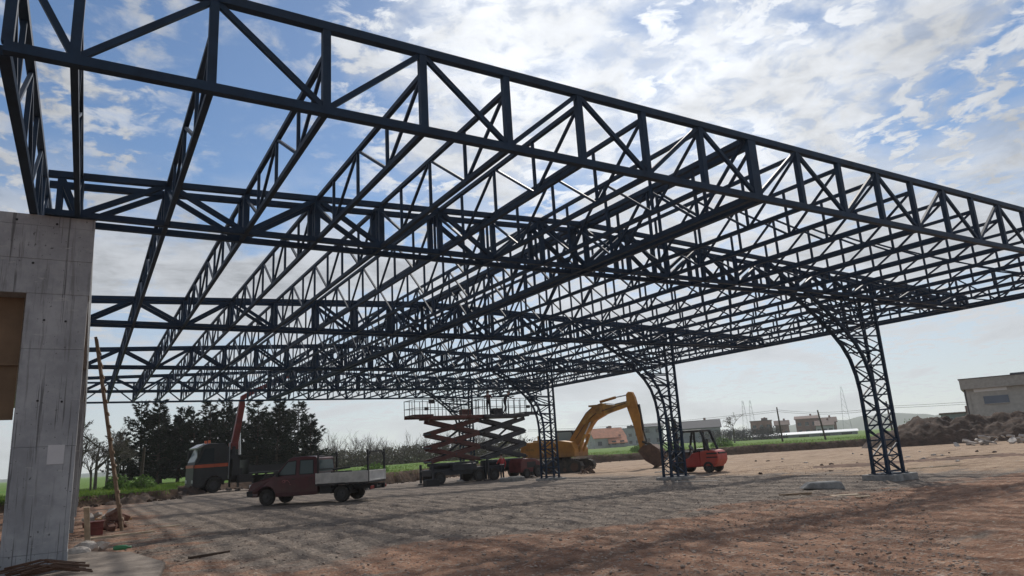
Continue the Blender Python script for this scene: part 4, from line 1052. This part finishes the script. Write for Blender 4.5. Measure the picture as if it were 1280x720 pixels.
def lump():
    b = MB(); b.prism([(-.7,0),(-.5,.2),(.45,.27),(.6,.0)], -.35, .3, lambda x,y,z: (x+.12*noise.noise(Vector((x*2,y*3,z*4))), y*(1 if x > 0 else .7), z))
    o = b.build('concrete_lump', 'cast', bevel=.05); o.location = (20.2,14.6,ground_z(20.2,14.6)-.03); o.rotation_euler = (0,R(4),R(-40)); tag(o, 'overturned concrete lump left of the nearest column footing', 'concrete lump')
    b = MB(); b.box((0,0,.14),(1.6,.8,.28)); b.box((.2,0,.3),(.9,.5,.06)); o = b.build('concrete_block', 'cast', bevel=.03); o.location = (23.6,39.6,ground_z(23.6,39.6)-.02); o.rotation_euler = (0,0,R(-30)); tag(o, 'flat grey concrete block on the ground before the person in red', 'concrete block')
    b = MB(); b.box((0,0,.2),(.9,.6,.4)); b.box((0,0,.42),(.7,.45,.05)); o = b.build('equipment_box', 'black', bevel=.03); o.location = (19.3,42.6,ground_z(19.3,42.6)); tag(o, 'dark box on the ground under the left scissor lift', 'box')
    b = MB()
    for i in range(7): a = i*.9; b.tube([(math.cos(a)*.5,math.sin(a)*.5,.05),(math.cos(a+1.2)*.4,math.sin(a+1.2)*.4,.25+.05*i),(math.cos(a+2.4)*.6,math.sin(a+2.4)*.6,.06)], .04, 6)
    o = b.build('scrap_steel', 'rust'); o.location = (30.8,41.2,ground_z(30.8,41.2)); tag(o, 'heap of twisted scrap steel in front of the excavator tracks', 'scrap')
lump()
def litter():
    r = random.Random(21)
    for i in range(34):
        x, y = r.choice([(36,20),(40,24),(46,30),(34,14),(44,36)]); x += r.gauss(0,5); y += r.gauss(0,3)
        if y < 6 or edge_d(x,y) > -1: continue
        b = MB(); b.blob((0,0,0),(r.uniform(.05,.2),r.uniform(.05,.14),r.uniform(.03,.08)),i,2,.3,2); o = b.build('earth_clump', 'dirt' if r.random() < .6 else 'rubble'); o.location = (x,y,ground_z(x,y)+.02); o.rotation_euler = (0,0,r.uniform(0,6)); tag(o, 'small clump of earth or stone lying loose on the open yard', 'clump', 'loose clumps on the yard')
litter()
def stones():
    ms = mat('gravel_stone', (.20,.14,.105), .95, var=.5, scale=1.4, col2=(.46,.36,.29))
    b = MB(); ic = bmesh.new(); bmesh.ops.create_icosphere(ic, subdivisions=1, radius=1); iv = [v.co.copy() for v in ic.verts]; ic.verts.index_update(); fs = [tuple(v.index for v in f.verts) for f in ic.faces if f.calc_center_median().z > -.5]; ic.free()
    for i in range(26000):
        y = 4.2 + 24*rng.random()**1.7; x = -.8 + (y*1.5+3)*rng.random()
        s = .007 + .024*rng.random()**3.5; z = ground_z(x,y)
        a = rng.uniform(.7,1.4); c = rng.uniform(.7,1.3); h = rng.uniform(.4,.8); q = rng.uniform(0,6.28); cq, sq = math.cos(q), math.sin(q); j = rng.uniform(.15,.35)
        vs = []
        for v in iv:
            k = 1 + j*math.sin(v.x*5+q)*math.cos(v.y*4+v.z*3+a*9)
            px, py = v.x*s*a*k, v.y*s*c*k; vs.append((x + px*cq - py*sq, y + px*sq + py*cq, z + s*.15 + v.z*s*h*k))
        b._add(vs, fs)
    o = b.build('loose_stones', ms); tag(o, 'loose gravel stones scattered over the yard', 'gravel', kind='stuff')
stones()
def clods():
    b = MB()
    for i in range(900):
        x = -4 + 70*rng.random(); y = lerp_pts(EDGE, x) - rng.random()**2*2.2 + .4
        s = .05 + .13*rng.random()**3
        b.blob((x,y,ground_z(x,y)+s*.3),(s,s*rng.uniform(.7,1.2),s*.7), i % 31, 1, .3)
    o = b.build('soil_clods', 'dirt'); tag(o, 'crumbled soil clods along the foot of the earth bank', 'soil', kind='stuff')
clods()

# ---------------------------------------------------------------- trees and plants
def pine_parts(seed, H, spread):
    r = random.Random(seed); tr = MB(); nd = MB()
    lean = Vector((r.uniform(-.15,.15), r.uniform(-.15,.15), 0))
    def axis_(z): return Vector((lean.x*z/H*2, lean.y*z/H*2, z))
    def tuft(c, out, L, n):
        for _ in range(n):
            d1 = (out + Vector((r.gauss(0,.55), r.gauss(0,.55), r.gauss(.25,.45)))).normalized()*L*r.uniform(.6,1.2)
            d2 = d1.cross(Vector((r.gauss(0,1), r.gauss(0,1), r.gauss(0,1)))).normalized()*r.uniform(.022,.05)
            nd.quad(c-d2, c+d2, c+d1+d2*.25, c+d1-d2*.25)
    tr.tube([axis_(H*k/7) for k in range(8)], [.17*(1-k/7.6) for k in range(8)], 7)
    z = H*.08
    while z < H*.985:
        t = z/H; prof = ((1-t)**.5)*(.72+.28*math.sin(z*2.3+seed))*(1 if t > .22 else .75+t)
        for q in range(r.randint(5,7) if t < .8 else 4):
            a = r.uniform(0, 6.28); ln = spread*prof*r.uniform(.5,1.25) + .10
            p0 = axis_(z); out = Vector((math.cos(a), math.sin(a), 0)); rise = r.uniform(-.05,.25) + t*.45
            mid = p0 + (out + Vector((0,0,rise*.3)))*ln*.55; tip = p0 + (out + Vector((0,0,rise)))*ln
            tr.tube([p0, mid, tip], [.028*(1-t*.6), .016, .005], 3, False)
            for s_ in range(int(5 + 9*ln)):
                u = r.uniform(.22, 1.0); base = p0.lerp(mid, u*2) if u < .5 else mid.lerp(tip, u*2-1)
                sd = Vector((-out.y, out.x, 0))*r.gauss(0,.17)*(.4+ln*.5)*(1.1-u*.6)
                tuft(base + sd + Vector((0,0,r.gauss(.02,.05))), (out*.7 + sd*1.2).normalized(), .26, 5)
        z += H*r.uniform(.022,.04)
    for s_ in range(6): tuft(axis_(H*(.94+.012*s_)), Vector((0,0,1)), .24, 4)
    return tr, nd
def pines():
    protos = []
    for k, (sd, H, sp) in enumerate([(1,8.4,2.7),(2,7.6,2.4),(3,8.6,3.1),(4,7.0,2.7)]):
        t = thing('pine_tree', '', 'tree', (0,0,0)); tr, nd = pine_parts(sd, H, sp)
        tr.build('trunk', 'bark', t); nd.build('crown', 'needle', t); protos.append(t)
    km = kid_map()
    spots = [(4.6,76,0,1.0,'tall pine left of the lorry, first of the dark row'),(5.9,74,1,1.12,'pine with a narrow top second from the left in the dark row'),(7.9,77,3,1.1,'short pine just left of the lorry cab'),(9.0,73.5,1,.93,'lowest pine standing behind the lorry cab roof'),
             (10.6,76,2,.98,'broad pine behind the beacons of the lorry'),(12.3,78,0,1.05,'pine standing right behind the red crane boom'),(15.3,77,2,1.0,'tall pine just right of the crane boom'),(16.7,75,1,1.12,'pine in the middle of the clump right of the crane'),
             (18.1,79,0,1.0,'slim pine behind the pickup cab'),(19.4,77,2,.97,'large pine near the right end of the row'),(20.7,76,3,.95,'rightmost pine of the dark row, over the pickup bed'),(13.7,82,3,1.15,'pine at the back between crane boom and tall pine'),(6.9,83,3,1.05,'pine at the back between the two left pines'),(3.4,80,3,.8,'small pine at the left end of the dark row'),(8.4,82,0,.86,'pine filling the gap behind the short pine by the cab'),(11.4,83,1,1.0,'pine at the back directly over the lorry beacons'),(17.5,83,2,.9,'pine at the back in the right hand clump'),(15.9,84,0,.95,'pine at the back right of the crane boom')]
    used = set()
    for x, y, k, s, lab in spots:
        o = protos[k] if k not in used else copy_tree(protos[k], km); used.add(k)
        s *= .93; o.location = (x, y, fz(x,y)-.1); o.scale = (s*1.08,s*1.08,s); o.rotation_euler = (0,0,random.Random(lab).uniform(0,6.28)); tag(o, lab, 'tree', 'pines in the row behind the lorry')
pines()
def bare(mb, base, H, r, depth=4, spread=.55, r0=None, nseg=4):
    def grow(p, d, L, rad, lv):
        q = p + d*L; mb.tube([p, p.lerp(q,.5)+Vector((r.gauss(0,.03),r.gauss(0,.03),0))*L, q], [rad, rad*.8, rad*.55], 4 if lv < 2 else 3, False)
        if lv >= depth: return
        for i in range(r.randint(2,4) if lv else r.randint(4,6)):
            t = r.uniform(.35,1); nd = (d + Vector((r.gauss(0,spread), r.gauss(0,spread), r.gauss(.1,.25)))).normalized()
            grow(p.lerp(q,t), nd, L*r.uniform(.5,.78), max(rad*.58, .012), lv+1)
    grow(Vector(base), Vector((r.gauss(0,.05), r.gauss(0,.05), 1)).normalized(), H*.42, r0 or H*.018, 0)
def bare_tree(label, x, y, H, seed, depth=4, spread=.55, group=None):
    t = thing('bare_tree', label, 'tree', (x,y,fz(x,y)-.05), 0, group)
    r = random.Random(seed); tr = MB(); tr.tube([(0,0,0),(0,0,H*.25),(0,0,H*.45)], [H*.022,H*.017,H*.013], 7); tr.build('trunk', 'barebark', t)
    cr = MB(); bare(cr, (0,0,H*.12), H, r, depth, spread); cr.build('crown', 'barebark', t)
bare_tree('round leafless tree on the horizon right of the forklift', 104.6, 93, 6.2, 5, 5, .75)
for k, (x,y,H,lab) in enumerate([(-.3,64,5.8,'leafless tree close to the right edge of the pillar'),(.8,62,6.0,'leafless tree half hidden behind the ladder'),(2.2,66,4.6,'lower leafless tree just right of the ladder'),(-2.2,66,5.4,'leafless tree behind the concrete pillar'),(1.7,69,5.0,'slender leafless tree at the back between pillar and ladder'),(.5,60,3.4,'short twiggy tree low beside the pillar edge')]):
    bare_tree(lab, x, y, H, 20+k, 6, .6, 'leafless trees behind the ladder')
def woodland():
    r = random.Random(3); b = MB(); l = MB()
    for i in range(170):
        t = r.random(); x = 24 + 46*t + r.uniform(-2,2); y = 128 - 10*t + r.uniform(-8,10); H = r.uniform(3.8,7.6)*(1.12-.25*t)
        bare(b, (x,y,fz(x,y)-.2), H, r, 3, .4, .06)
    o = b.build('bare_woodland', 'barebark'); tag(o, 'far belt of leafless grey brown trees behind the pickup', 'woodland', kind='stuff')
    for i in range(30000):
        t = r.random(); x = 22 + 50*t; y = 124 - 10*t + r.uniform(-6,9); hm = 2.6 + 1.7*noise.noise(Vector((x*.25,3,0))) + 1.2*noise.noise(Vector((x*.9,8,0)))
        z = fz(x,y) + r.random()**1.3*max(.6,hm); s = r.uniform(.06,.2); d1 = Vector((r.gauss(0,1),r.gauss(0,1),r.gauss(.4,1))).normalized()*s*1.6; d2 = d1.cross(Vector((r.gauss(0,1),r.gauss(0,1),r.gauss(0,1)))).normalized()*s*.6
        c = Vector((x,y,z)); l.quad(c-d2,c+d2,c+d1+d2,c+d1-d2)
    o = l.build('budding_undergrowth', 'budleaf'); tag(o, 'olive undergrowth of the far woodland', 'undergrowth', kind='stuff')
    b = MB()
    for i in range(60):
        t = r.random(); x = 139 + 9*t + r.uniform(-2,2); y = 129.6 - 10*t + r.uniform(-2,3); bare(b, (x,y,fz(x,y)-.2), r.uniform(3,4.4), r, 4, .6, .05)
    for i in range(5000):
        t = r.random(); x = 137 + 13*t + r.uniform(-2,2); y = 131.5 - 13*t + r.uniform(-2,3); z = fz(x,y) + r.random()**1.2*(2.9+1.3*noise.noise(Vector((x*.4,4,0)))); s = r.uniform(.06,.2)
        d1 = Vector((r.gauss(0,1),r.gauss(0,1),r.gauss(.4,1))).normalized()*s*1.6; d2 = d1.cross(Vector((r.gauss(0,1),r.gauss(0,1),r.gauss(0,1)))).normalized()*s*.5; c = Vector((x,y,z)); b.quad(c-d2,c+d2,c+d1+d2,c+d1-d2)
    o = b.build('leafless_thicket', mat('grey_twigs', (.075,.07,.07), .9, var=.3, scale=.5)); tag(o, 'grey leafless thicket below the round tree', 'thicket', kind='stuff')
woodland()
def bush(label, x, y, rad, h, seed, n=900, m='leaf', group='green bushes in the field'):
    r = random.Random(seed); t = thing('bush', label, 'bush', (x,y,fz(x,y)-.05), 0, group); f = MB(); st = MB()
    for i in range(9):
        a = r.uniform(0,6.28); tip = Vector((math.cos(a)*rad*.6*r.random(), math.sin(a)*rad*.6*r.random(), h*r.uniform(.6,.95))); st.tube([(0,0,0), tip*.5, tip], [.03,.02,.008], 4, False)
    for i in range(n):
        a = r.uniform(0,6.28); q = math.sqrt(r.random())*rad; z = r.random()*h*(1-(q/rad)**2*.7)*(1+.3*noise.noise(Vector((a,q,seed))))
        c = Vector((q*math.cos(a), q*math.sin(a), z)); s = r.uniform(.03,.08); d1 = Vector((r.gauss(0,1),r.gauss(0,1),r.gauss(0,1))).normalized()*s*1.8; d2 = d1.cross(Vector((r.gauss(0,1),r.gauss(0,1),r.gauss(0,1)))).normalized()*s
        f.quad(c-d2,c+d2,c+d1+d2*.4,c+d1-d2*.4)
    st.build('stem', 'barebark', t); f.build('foliage', m, t)
bush('round green bush in the grass right of the ladder', 3.6, 56, .9, 1.0, 1)
bush('tall weedy green bush behind the ladder', 2.2, 58, .9, 1.1, 2)
bush('dark green bush left of the nearest steel column', 68.5, 63, 1.4, 1.3, 3, 1200)
bush('low green bush left of the dark bush', 62, 71, 1.2, .9, 4)
bush('small bush in the grass below the clay block houses', 66, 76, 1.2, .8, 5)
bush('low shrub in the grass behind the excavator bucket', 51, 75, 1.2, .9, 6)
bush('dark scrubby bush on the bank beside the left scissor lift', 22.5, 62, 1.3, .9, 7)
bush('green bush on the mound crest before the grey hall', 83.5, 31.5, 1.3, 2.6, 8)
bush('small dark bush on top of the dirt mound', 79, 45, .8, 2.6, 9, 500)
def grass():
    r = random.Random(9); b = MB()
    for i in range(34000):
        if r.random() < .45: x = -6 + 14*r.random(); y = 47.5 + 22*r.random()**1.6
        else: x = 14 + 90*r.random(); y = lerp_pts(EDGE, x) + r.random()**1.8*30
        d = edge_d(x,y)
        if d < .35: continue
        z = fz(x,y)-.03; h = r.uniform(.06,.24)*(1.6 if noise.noise(Vector((x*.5,y*.5,4))) > .25 else 1); a = r.uniform(0,6.28); w = .025; l = Vector((r.gauss(0,.4),r.gauss(0,.4),1))*h
        c = Vector((x,y,z)); q = Vector((math.cos(a)*w, math.sin(a)*w, 0)); b.quad(c-q, c+q, c+l)
    gm = mat('grass_blades', (.09,.20,.024), .8, var=.35, scale=.4, col2=(.17,.23,.05)); translucent(gm, .55); o = b.build('grass', gm); tag(o, 'tufts of green grass on the field edge', 'grass', kind='stuff')
grass()

# ---------------------------------------------------------------- poles and pylons
def pole(label, x, y, H, lean, arms=True):
    t = thing('utility_pole', label, 'pole', (x,y,fz(x,y)-.1), 0, 'utility poles across the field'); b = MB(); b.tube([(0,0,0),(lean,0,H)], [.14,.09], 8); b.build('shaft', 'bark', t)
    if arms: b = MB(); b.bar((lean*.93-.6,0,H*.93),(lean*.93+.6,0,H*.93),.1); b.build('cross_arm', 'bark', t)
pole('thin pole standing in front of the clay block houses', 88, 69.2, 5.2, -.25, False)
pole('dark leaning pole in the grass left of the nearest column', 85.8, 60.5, 4.1, -.8, False)
pole('thin pole rising over the left end of the dirt mound', 90.3, 53.7, 4.6, -.3, False)
pole('thin pale pole in the grass behind the ladder', 3.9, 64, 3.2, .15, False)
def pylon(label, x, y, H):
    t = thing('power_pylon', label, 'pylon', (x,y,fz(x,y)), R(30), 'faint pylons on the horizon'); b = MB(); w = H*.09
    for a in (-1,1):
        for c in (-1,1): b.bar((a*w,c*w,0),(a*w*.15,c*w*.15,H),.06)
    for i in range(8):
        z0, z1 = H*i/8, H*(i+1)/8; s0, s1 = w*(1-.85*i/8), w*(1-.85*(i+1)/8)
        for c in (-1,1): b.bar((-s0,c*s0,z0),(s1,c*s1,z1),.03); b.bar((c*s0,-s0,z0),(c*s1,s1,z1),.03)
    b.build('lattice_mast', 'galv', t); b = MB()
    for k in (.72,.84,.95): b.bar((-H*.10,0,H*k),(H*.10,0,H*k),.05)
    b.build('cross_arm', 'galv', t)
pylon('faint lattice pylon left of the nearest column', 316, 210, 22)
pylon('left one of the two faint pylons above the thicket', 288, 247.5, 19)
pylon('right one of the two faint pylons above the thicket', 290.5, 245, 19)

def power_line():
    b = MB(); P = [(69.5,110,5.2),(88,69.2,5.2),(90.0,53.7,4.4),(110,12,5.0)]
    for a, c in zip(P, P[1:]):
        for o in (0,.25): b.tube([Vector(a).lerp(Vector(c), i/10) - Vector((0,0,o + 1.1*(.25-(i/10-.5)**2)*2)) for i in range(11)], .018, 4)
    o = b.build('power_line', 'black'); tag(o, 'thin sagging wires strung between the field poles', 'wire')
power_line()
# ---------------------------------------------------------------- people
def person(label, loc, rz, pose, jacket, hair_m, helmet=False):
    """pose: joint positions in metres, x forward, y left; grown with the skin modifier into one body"""
    J = {'pelvis':(0,0,.95,.145),'waist':(0,0,1.08,.135),'chest':(.01,0,1.30,.155),'neck':(.02,0,1.49,.06),'head':(.05,0,1.585,.085),'crown':(.05,0,1.70,.08)}
    for s, n in ((1,'L'),(-1,'R')):
        J['hip'+n]=(0,s*.09,.88,.10); J['knee'+n]=(.03,s*.10,.49,.068); J['ankle'+n]=(0,s*.10,.09,.048); J['toe'+n]=(.15,s*.11,.045,.04)
        J['sh'+n]=(0,s*.19,1.42,.065); J['el'+n]=(-.02,s*.25,1.13,.048); J['wr'+n]=(.08,s*.26,.90,.034); J['palm'+n]=(.11,s*.26,.82,.036)
    for k, v in pose.items(): J[k] = (*v, J[k][3])
    names = list(J); idx = {k: i for i, k in enumerate(names)}; V = [Vector(J[k][:3]) for k in names]; rad = [J[k][3] for k in names]
    E = [('pelvis','waist'),('waist','chest'),('chest','neck'),('neck','head'),('head','crown')]
    for n in 'LR': E += [('pelvis','hip'+n),('hip'+n,'knee'+n),('knee'+n,'ankle'+n),('ankle'+n,'toe'+n),('chest','sh'+n),('sh'+n,'el'+n),('el'+n,'wr'+n),('wr'+n,'palm'+n)]
    E = [(idx[a], idx[c]) for a, c in E]
    for n in 'LR':
        p = V[idx['palm'+n]]; d = (p - V[idx['wr'+n]]).normalized(); sd = Vector((1,0,0)) if abs(d.x) < .7 else Vector((0,0,1)); sd = (sd - d*sd.dot(d)).normalized(); cu = d.cross(sd)
        for i, (o, L) in enumerate([(.03,.075),(.01,.085),(-.01,.08),(-.03,.062),(.045,.05)]):
            q = p + sd*o + d*(.02 if i < 4 else -.03) + (sd*.02 if i == 4 else Vector()); e = q + (d + cu*.25 + (sd*.5 if i == 4 else Vector())).normalized()*L*.55; f = e + (d + cu*.7).normalized()*L*.45
            k = len(V); V += [q, e, f]; rad += [.011,.0095,.008]; E += [(idx['palm'+n], k),(k,k+1),(k+1,k+2)]
    me = bpy.data.meshes.new('body'); me.from_pydata(V, E, []); o = bpy.data.objects.new('body', me); COL.objects.link(o)
    sk = o.modifiers.new('skin', 'SKIN'); sk.use_smooth_shade = True
    for v, r_ in zip(me.skin_vertices[0].data, rad): v.radius = (r_, r_)
    me.skin_vertices[0].data[0].use_root = True
    su = o.modifiers.new('sub', 'SUBSURF'); su.levels = 1; su.render_levels = 1
    dg = bpy.context.evaluated_depsgraph_get(); nm = bpy.data.meshes.new_from_object(o.evaluated_get(dg)); bpy.data.objects.remove(o)
    nm.materials.clear()
    for q in ('skin', jacket, 'trousers', 'boot'): nm.materials.append(M[q])
    reg = []
    for k in names: reg.append((Vector(J[k][:3]), 0 if k in ('head','crown','neck') or k[:4] == 'palm' else 3 if k[:3] in ('ank','toe') else 2 if k[:3] in ('pel','hip','kne') else 1))
    for n in 'LR':
        a, c = Vector(J['knee'+n][:3]), Vector(J['ankle'+n][:3]); reg += [(a.lerp(c,t), 2) for t in (.25,.5,.75)]
        a, c = Vector(J['hip'+n][:3]), Vector(J['knee'+n][:3]); reg += [(a.lerp(c,t), 2) for t in (.3,.6)]
        for u, w in (('sh','el'),('el','wr')):
            a, c = Vector(J[u+n][:3]), Vector(J[w+n][:3]); reg += [(a.lerp(c,t), 1) for t in (.3,.6,.9)]
        reg.append((Vector(J['palm'+n][:3]) + (Vector(J['palm'+n][:3])-Vector(J['wr'+n][:3])).normalized()*.1, 0))
    for p in nm.polygons:
        p.material_index = min(reg, key=lambda g: (g[0]-p.center).length)[1]; p.use_smooth = True
    nm.name = 'person'; b = bpy.data.objects.new('person', nm); COL.objects.link(b); b.location = loc; b.rotation_euler = (0,0,rz); tag(b, label, 'person', 'workers on the site')
    hd = Vector(J['head'][:3]); cr = Vector(J['crown'][:3])
    h = MB(); h.blob(hd.lerp(cr,.62)+Vector((-.022,0,.03)), (.105,.092,.095), 1, 2, .02)
    if helmet: h.tube([hd.lerp(cr,.62)+Vector((.01,0,.0)), hd.lerp(cr,.62)+Vector((.01,0,.02))], [.125,.122], 14)
    h.build('helmet' if helmet else 'hair', hair_m, b, smooth=True)
    f = MB(); f.blob(hd.lerp(cr,.3)+Vector((.092,0,.0)), (.018,.013,.022), 2, 1, .03)
    for s in (1,-1): f.blob(hd.lerp(cr,.3)+Vector((-.005,s*.085,.01)), (.022,.012,.032), 3, 1, .03)
    f.build('nose_and_ears', 'skin', b, smooth=True)
    f = MB()
    for s in (1,-1): f.blob(hd.lerp(cr,.48)+Vector((.082,s*.032,.0)), (.01,.012,.008), 4, 1, .02)
    f.box(hd.lerp(cr,.02)+Vector((.083,0,.0)), (.012,.045,.008)); f.build('eyes_and_mouth', 'hair', b)
    g = MB(); wv = Vector(J['waist'][:3]); g.tube([wv+Vector((0,0,-.05)), wv+Vector((0,0,.0))], [.150,.152], 14); g.build('belt', 'hivis' if 'red jacket' in label and 'dull' not in label else 'black', b)
person('person in a red jacket and dark trousers standing by the right scissor lift', (23.95,41.4,ground_z(23.95,41.4)), R(100), {'elL':(.12,.27,1.16),'wrL':(.32,.16,1.12),'palmL':(.40,.13,1.13),'elR':(-.06,-.28,1.14),'wrR':(.06,-.30,.90),'palmR':(.10,-.30,.82)}, 'jacket_red', 'hair')
person('worker in a dull red top standing upright on the right lift platform', (25.05,44.8,gz(26,44.9)+DECK2), R(60), {'elL':(.14,.26,1.22),'wrL':(.34,.18,1.36),'palmL':(.41,.16,1.41),'elR':(.12,-.27,1.22),'wrR':(.33,-.2,1.34),'palmR':(.40,-.18,1.39)}, 'jacket_maroon', 'hair')
person('worker in dark clothes leaning forward with arms out on the lift platform', (26.45,44.8,gz(26,44.9)+DECK2), R(-20), {'chest':(.14,0,1.29),'neck':(.24,0,1.45),'head':(.31,0,1.53),'crown':(.35,0,1.63),'shL':(.13,.19,1.40),'shR':(.13,-.19,1.40),'elL':(.38,.24,1.28),'wrL':(.62,.20,1.30),'palmL':(.70,.19,1.31),'elR':(.36,-.24,1.22),'wrR':(.58,-.20,1.12),'palmR':(.66,-.19,1.10),'kneeL':(.10,.13,.50),'ankleL':(.06,.15,.09),'toeL':(.21,.16,.045),'ankleR':(-.16,-.12,.09),'toeR':(-.01,-.13,.045)}, 'jacket_dark', 'hair')

# ---------------------------------------------------------------- air
def air():
    b = MB(); b.box((150, 700, 14.75), (3500, 2600, 36.5)); m = bpy.data.materials.new('haze'); m.use_nodes = True; nt = m.node_tree; nt.nodes.clear()
    o = nt.nodes.new('ShaderNodeOutputMaterial'); v = nt.nodes.new('ShaderNodeVolumePrincipled'); v.inputs['Color'].default_value = (.93,.96,1,1); v.inputs['Density'].default_value = HAZE; v.inputs['Anisotropy'].default_value = .45
    nt.links.new(v.outputs[0], o.inputs['Volume']); h = b.build('haze', m); tag(h, 'thin pale air between the yard and the far hills', 'haze', kind='stuff')
HAZE = .0003
air()
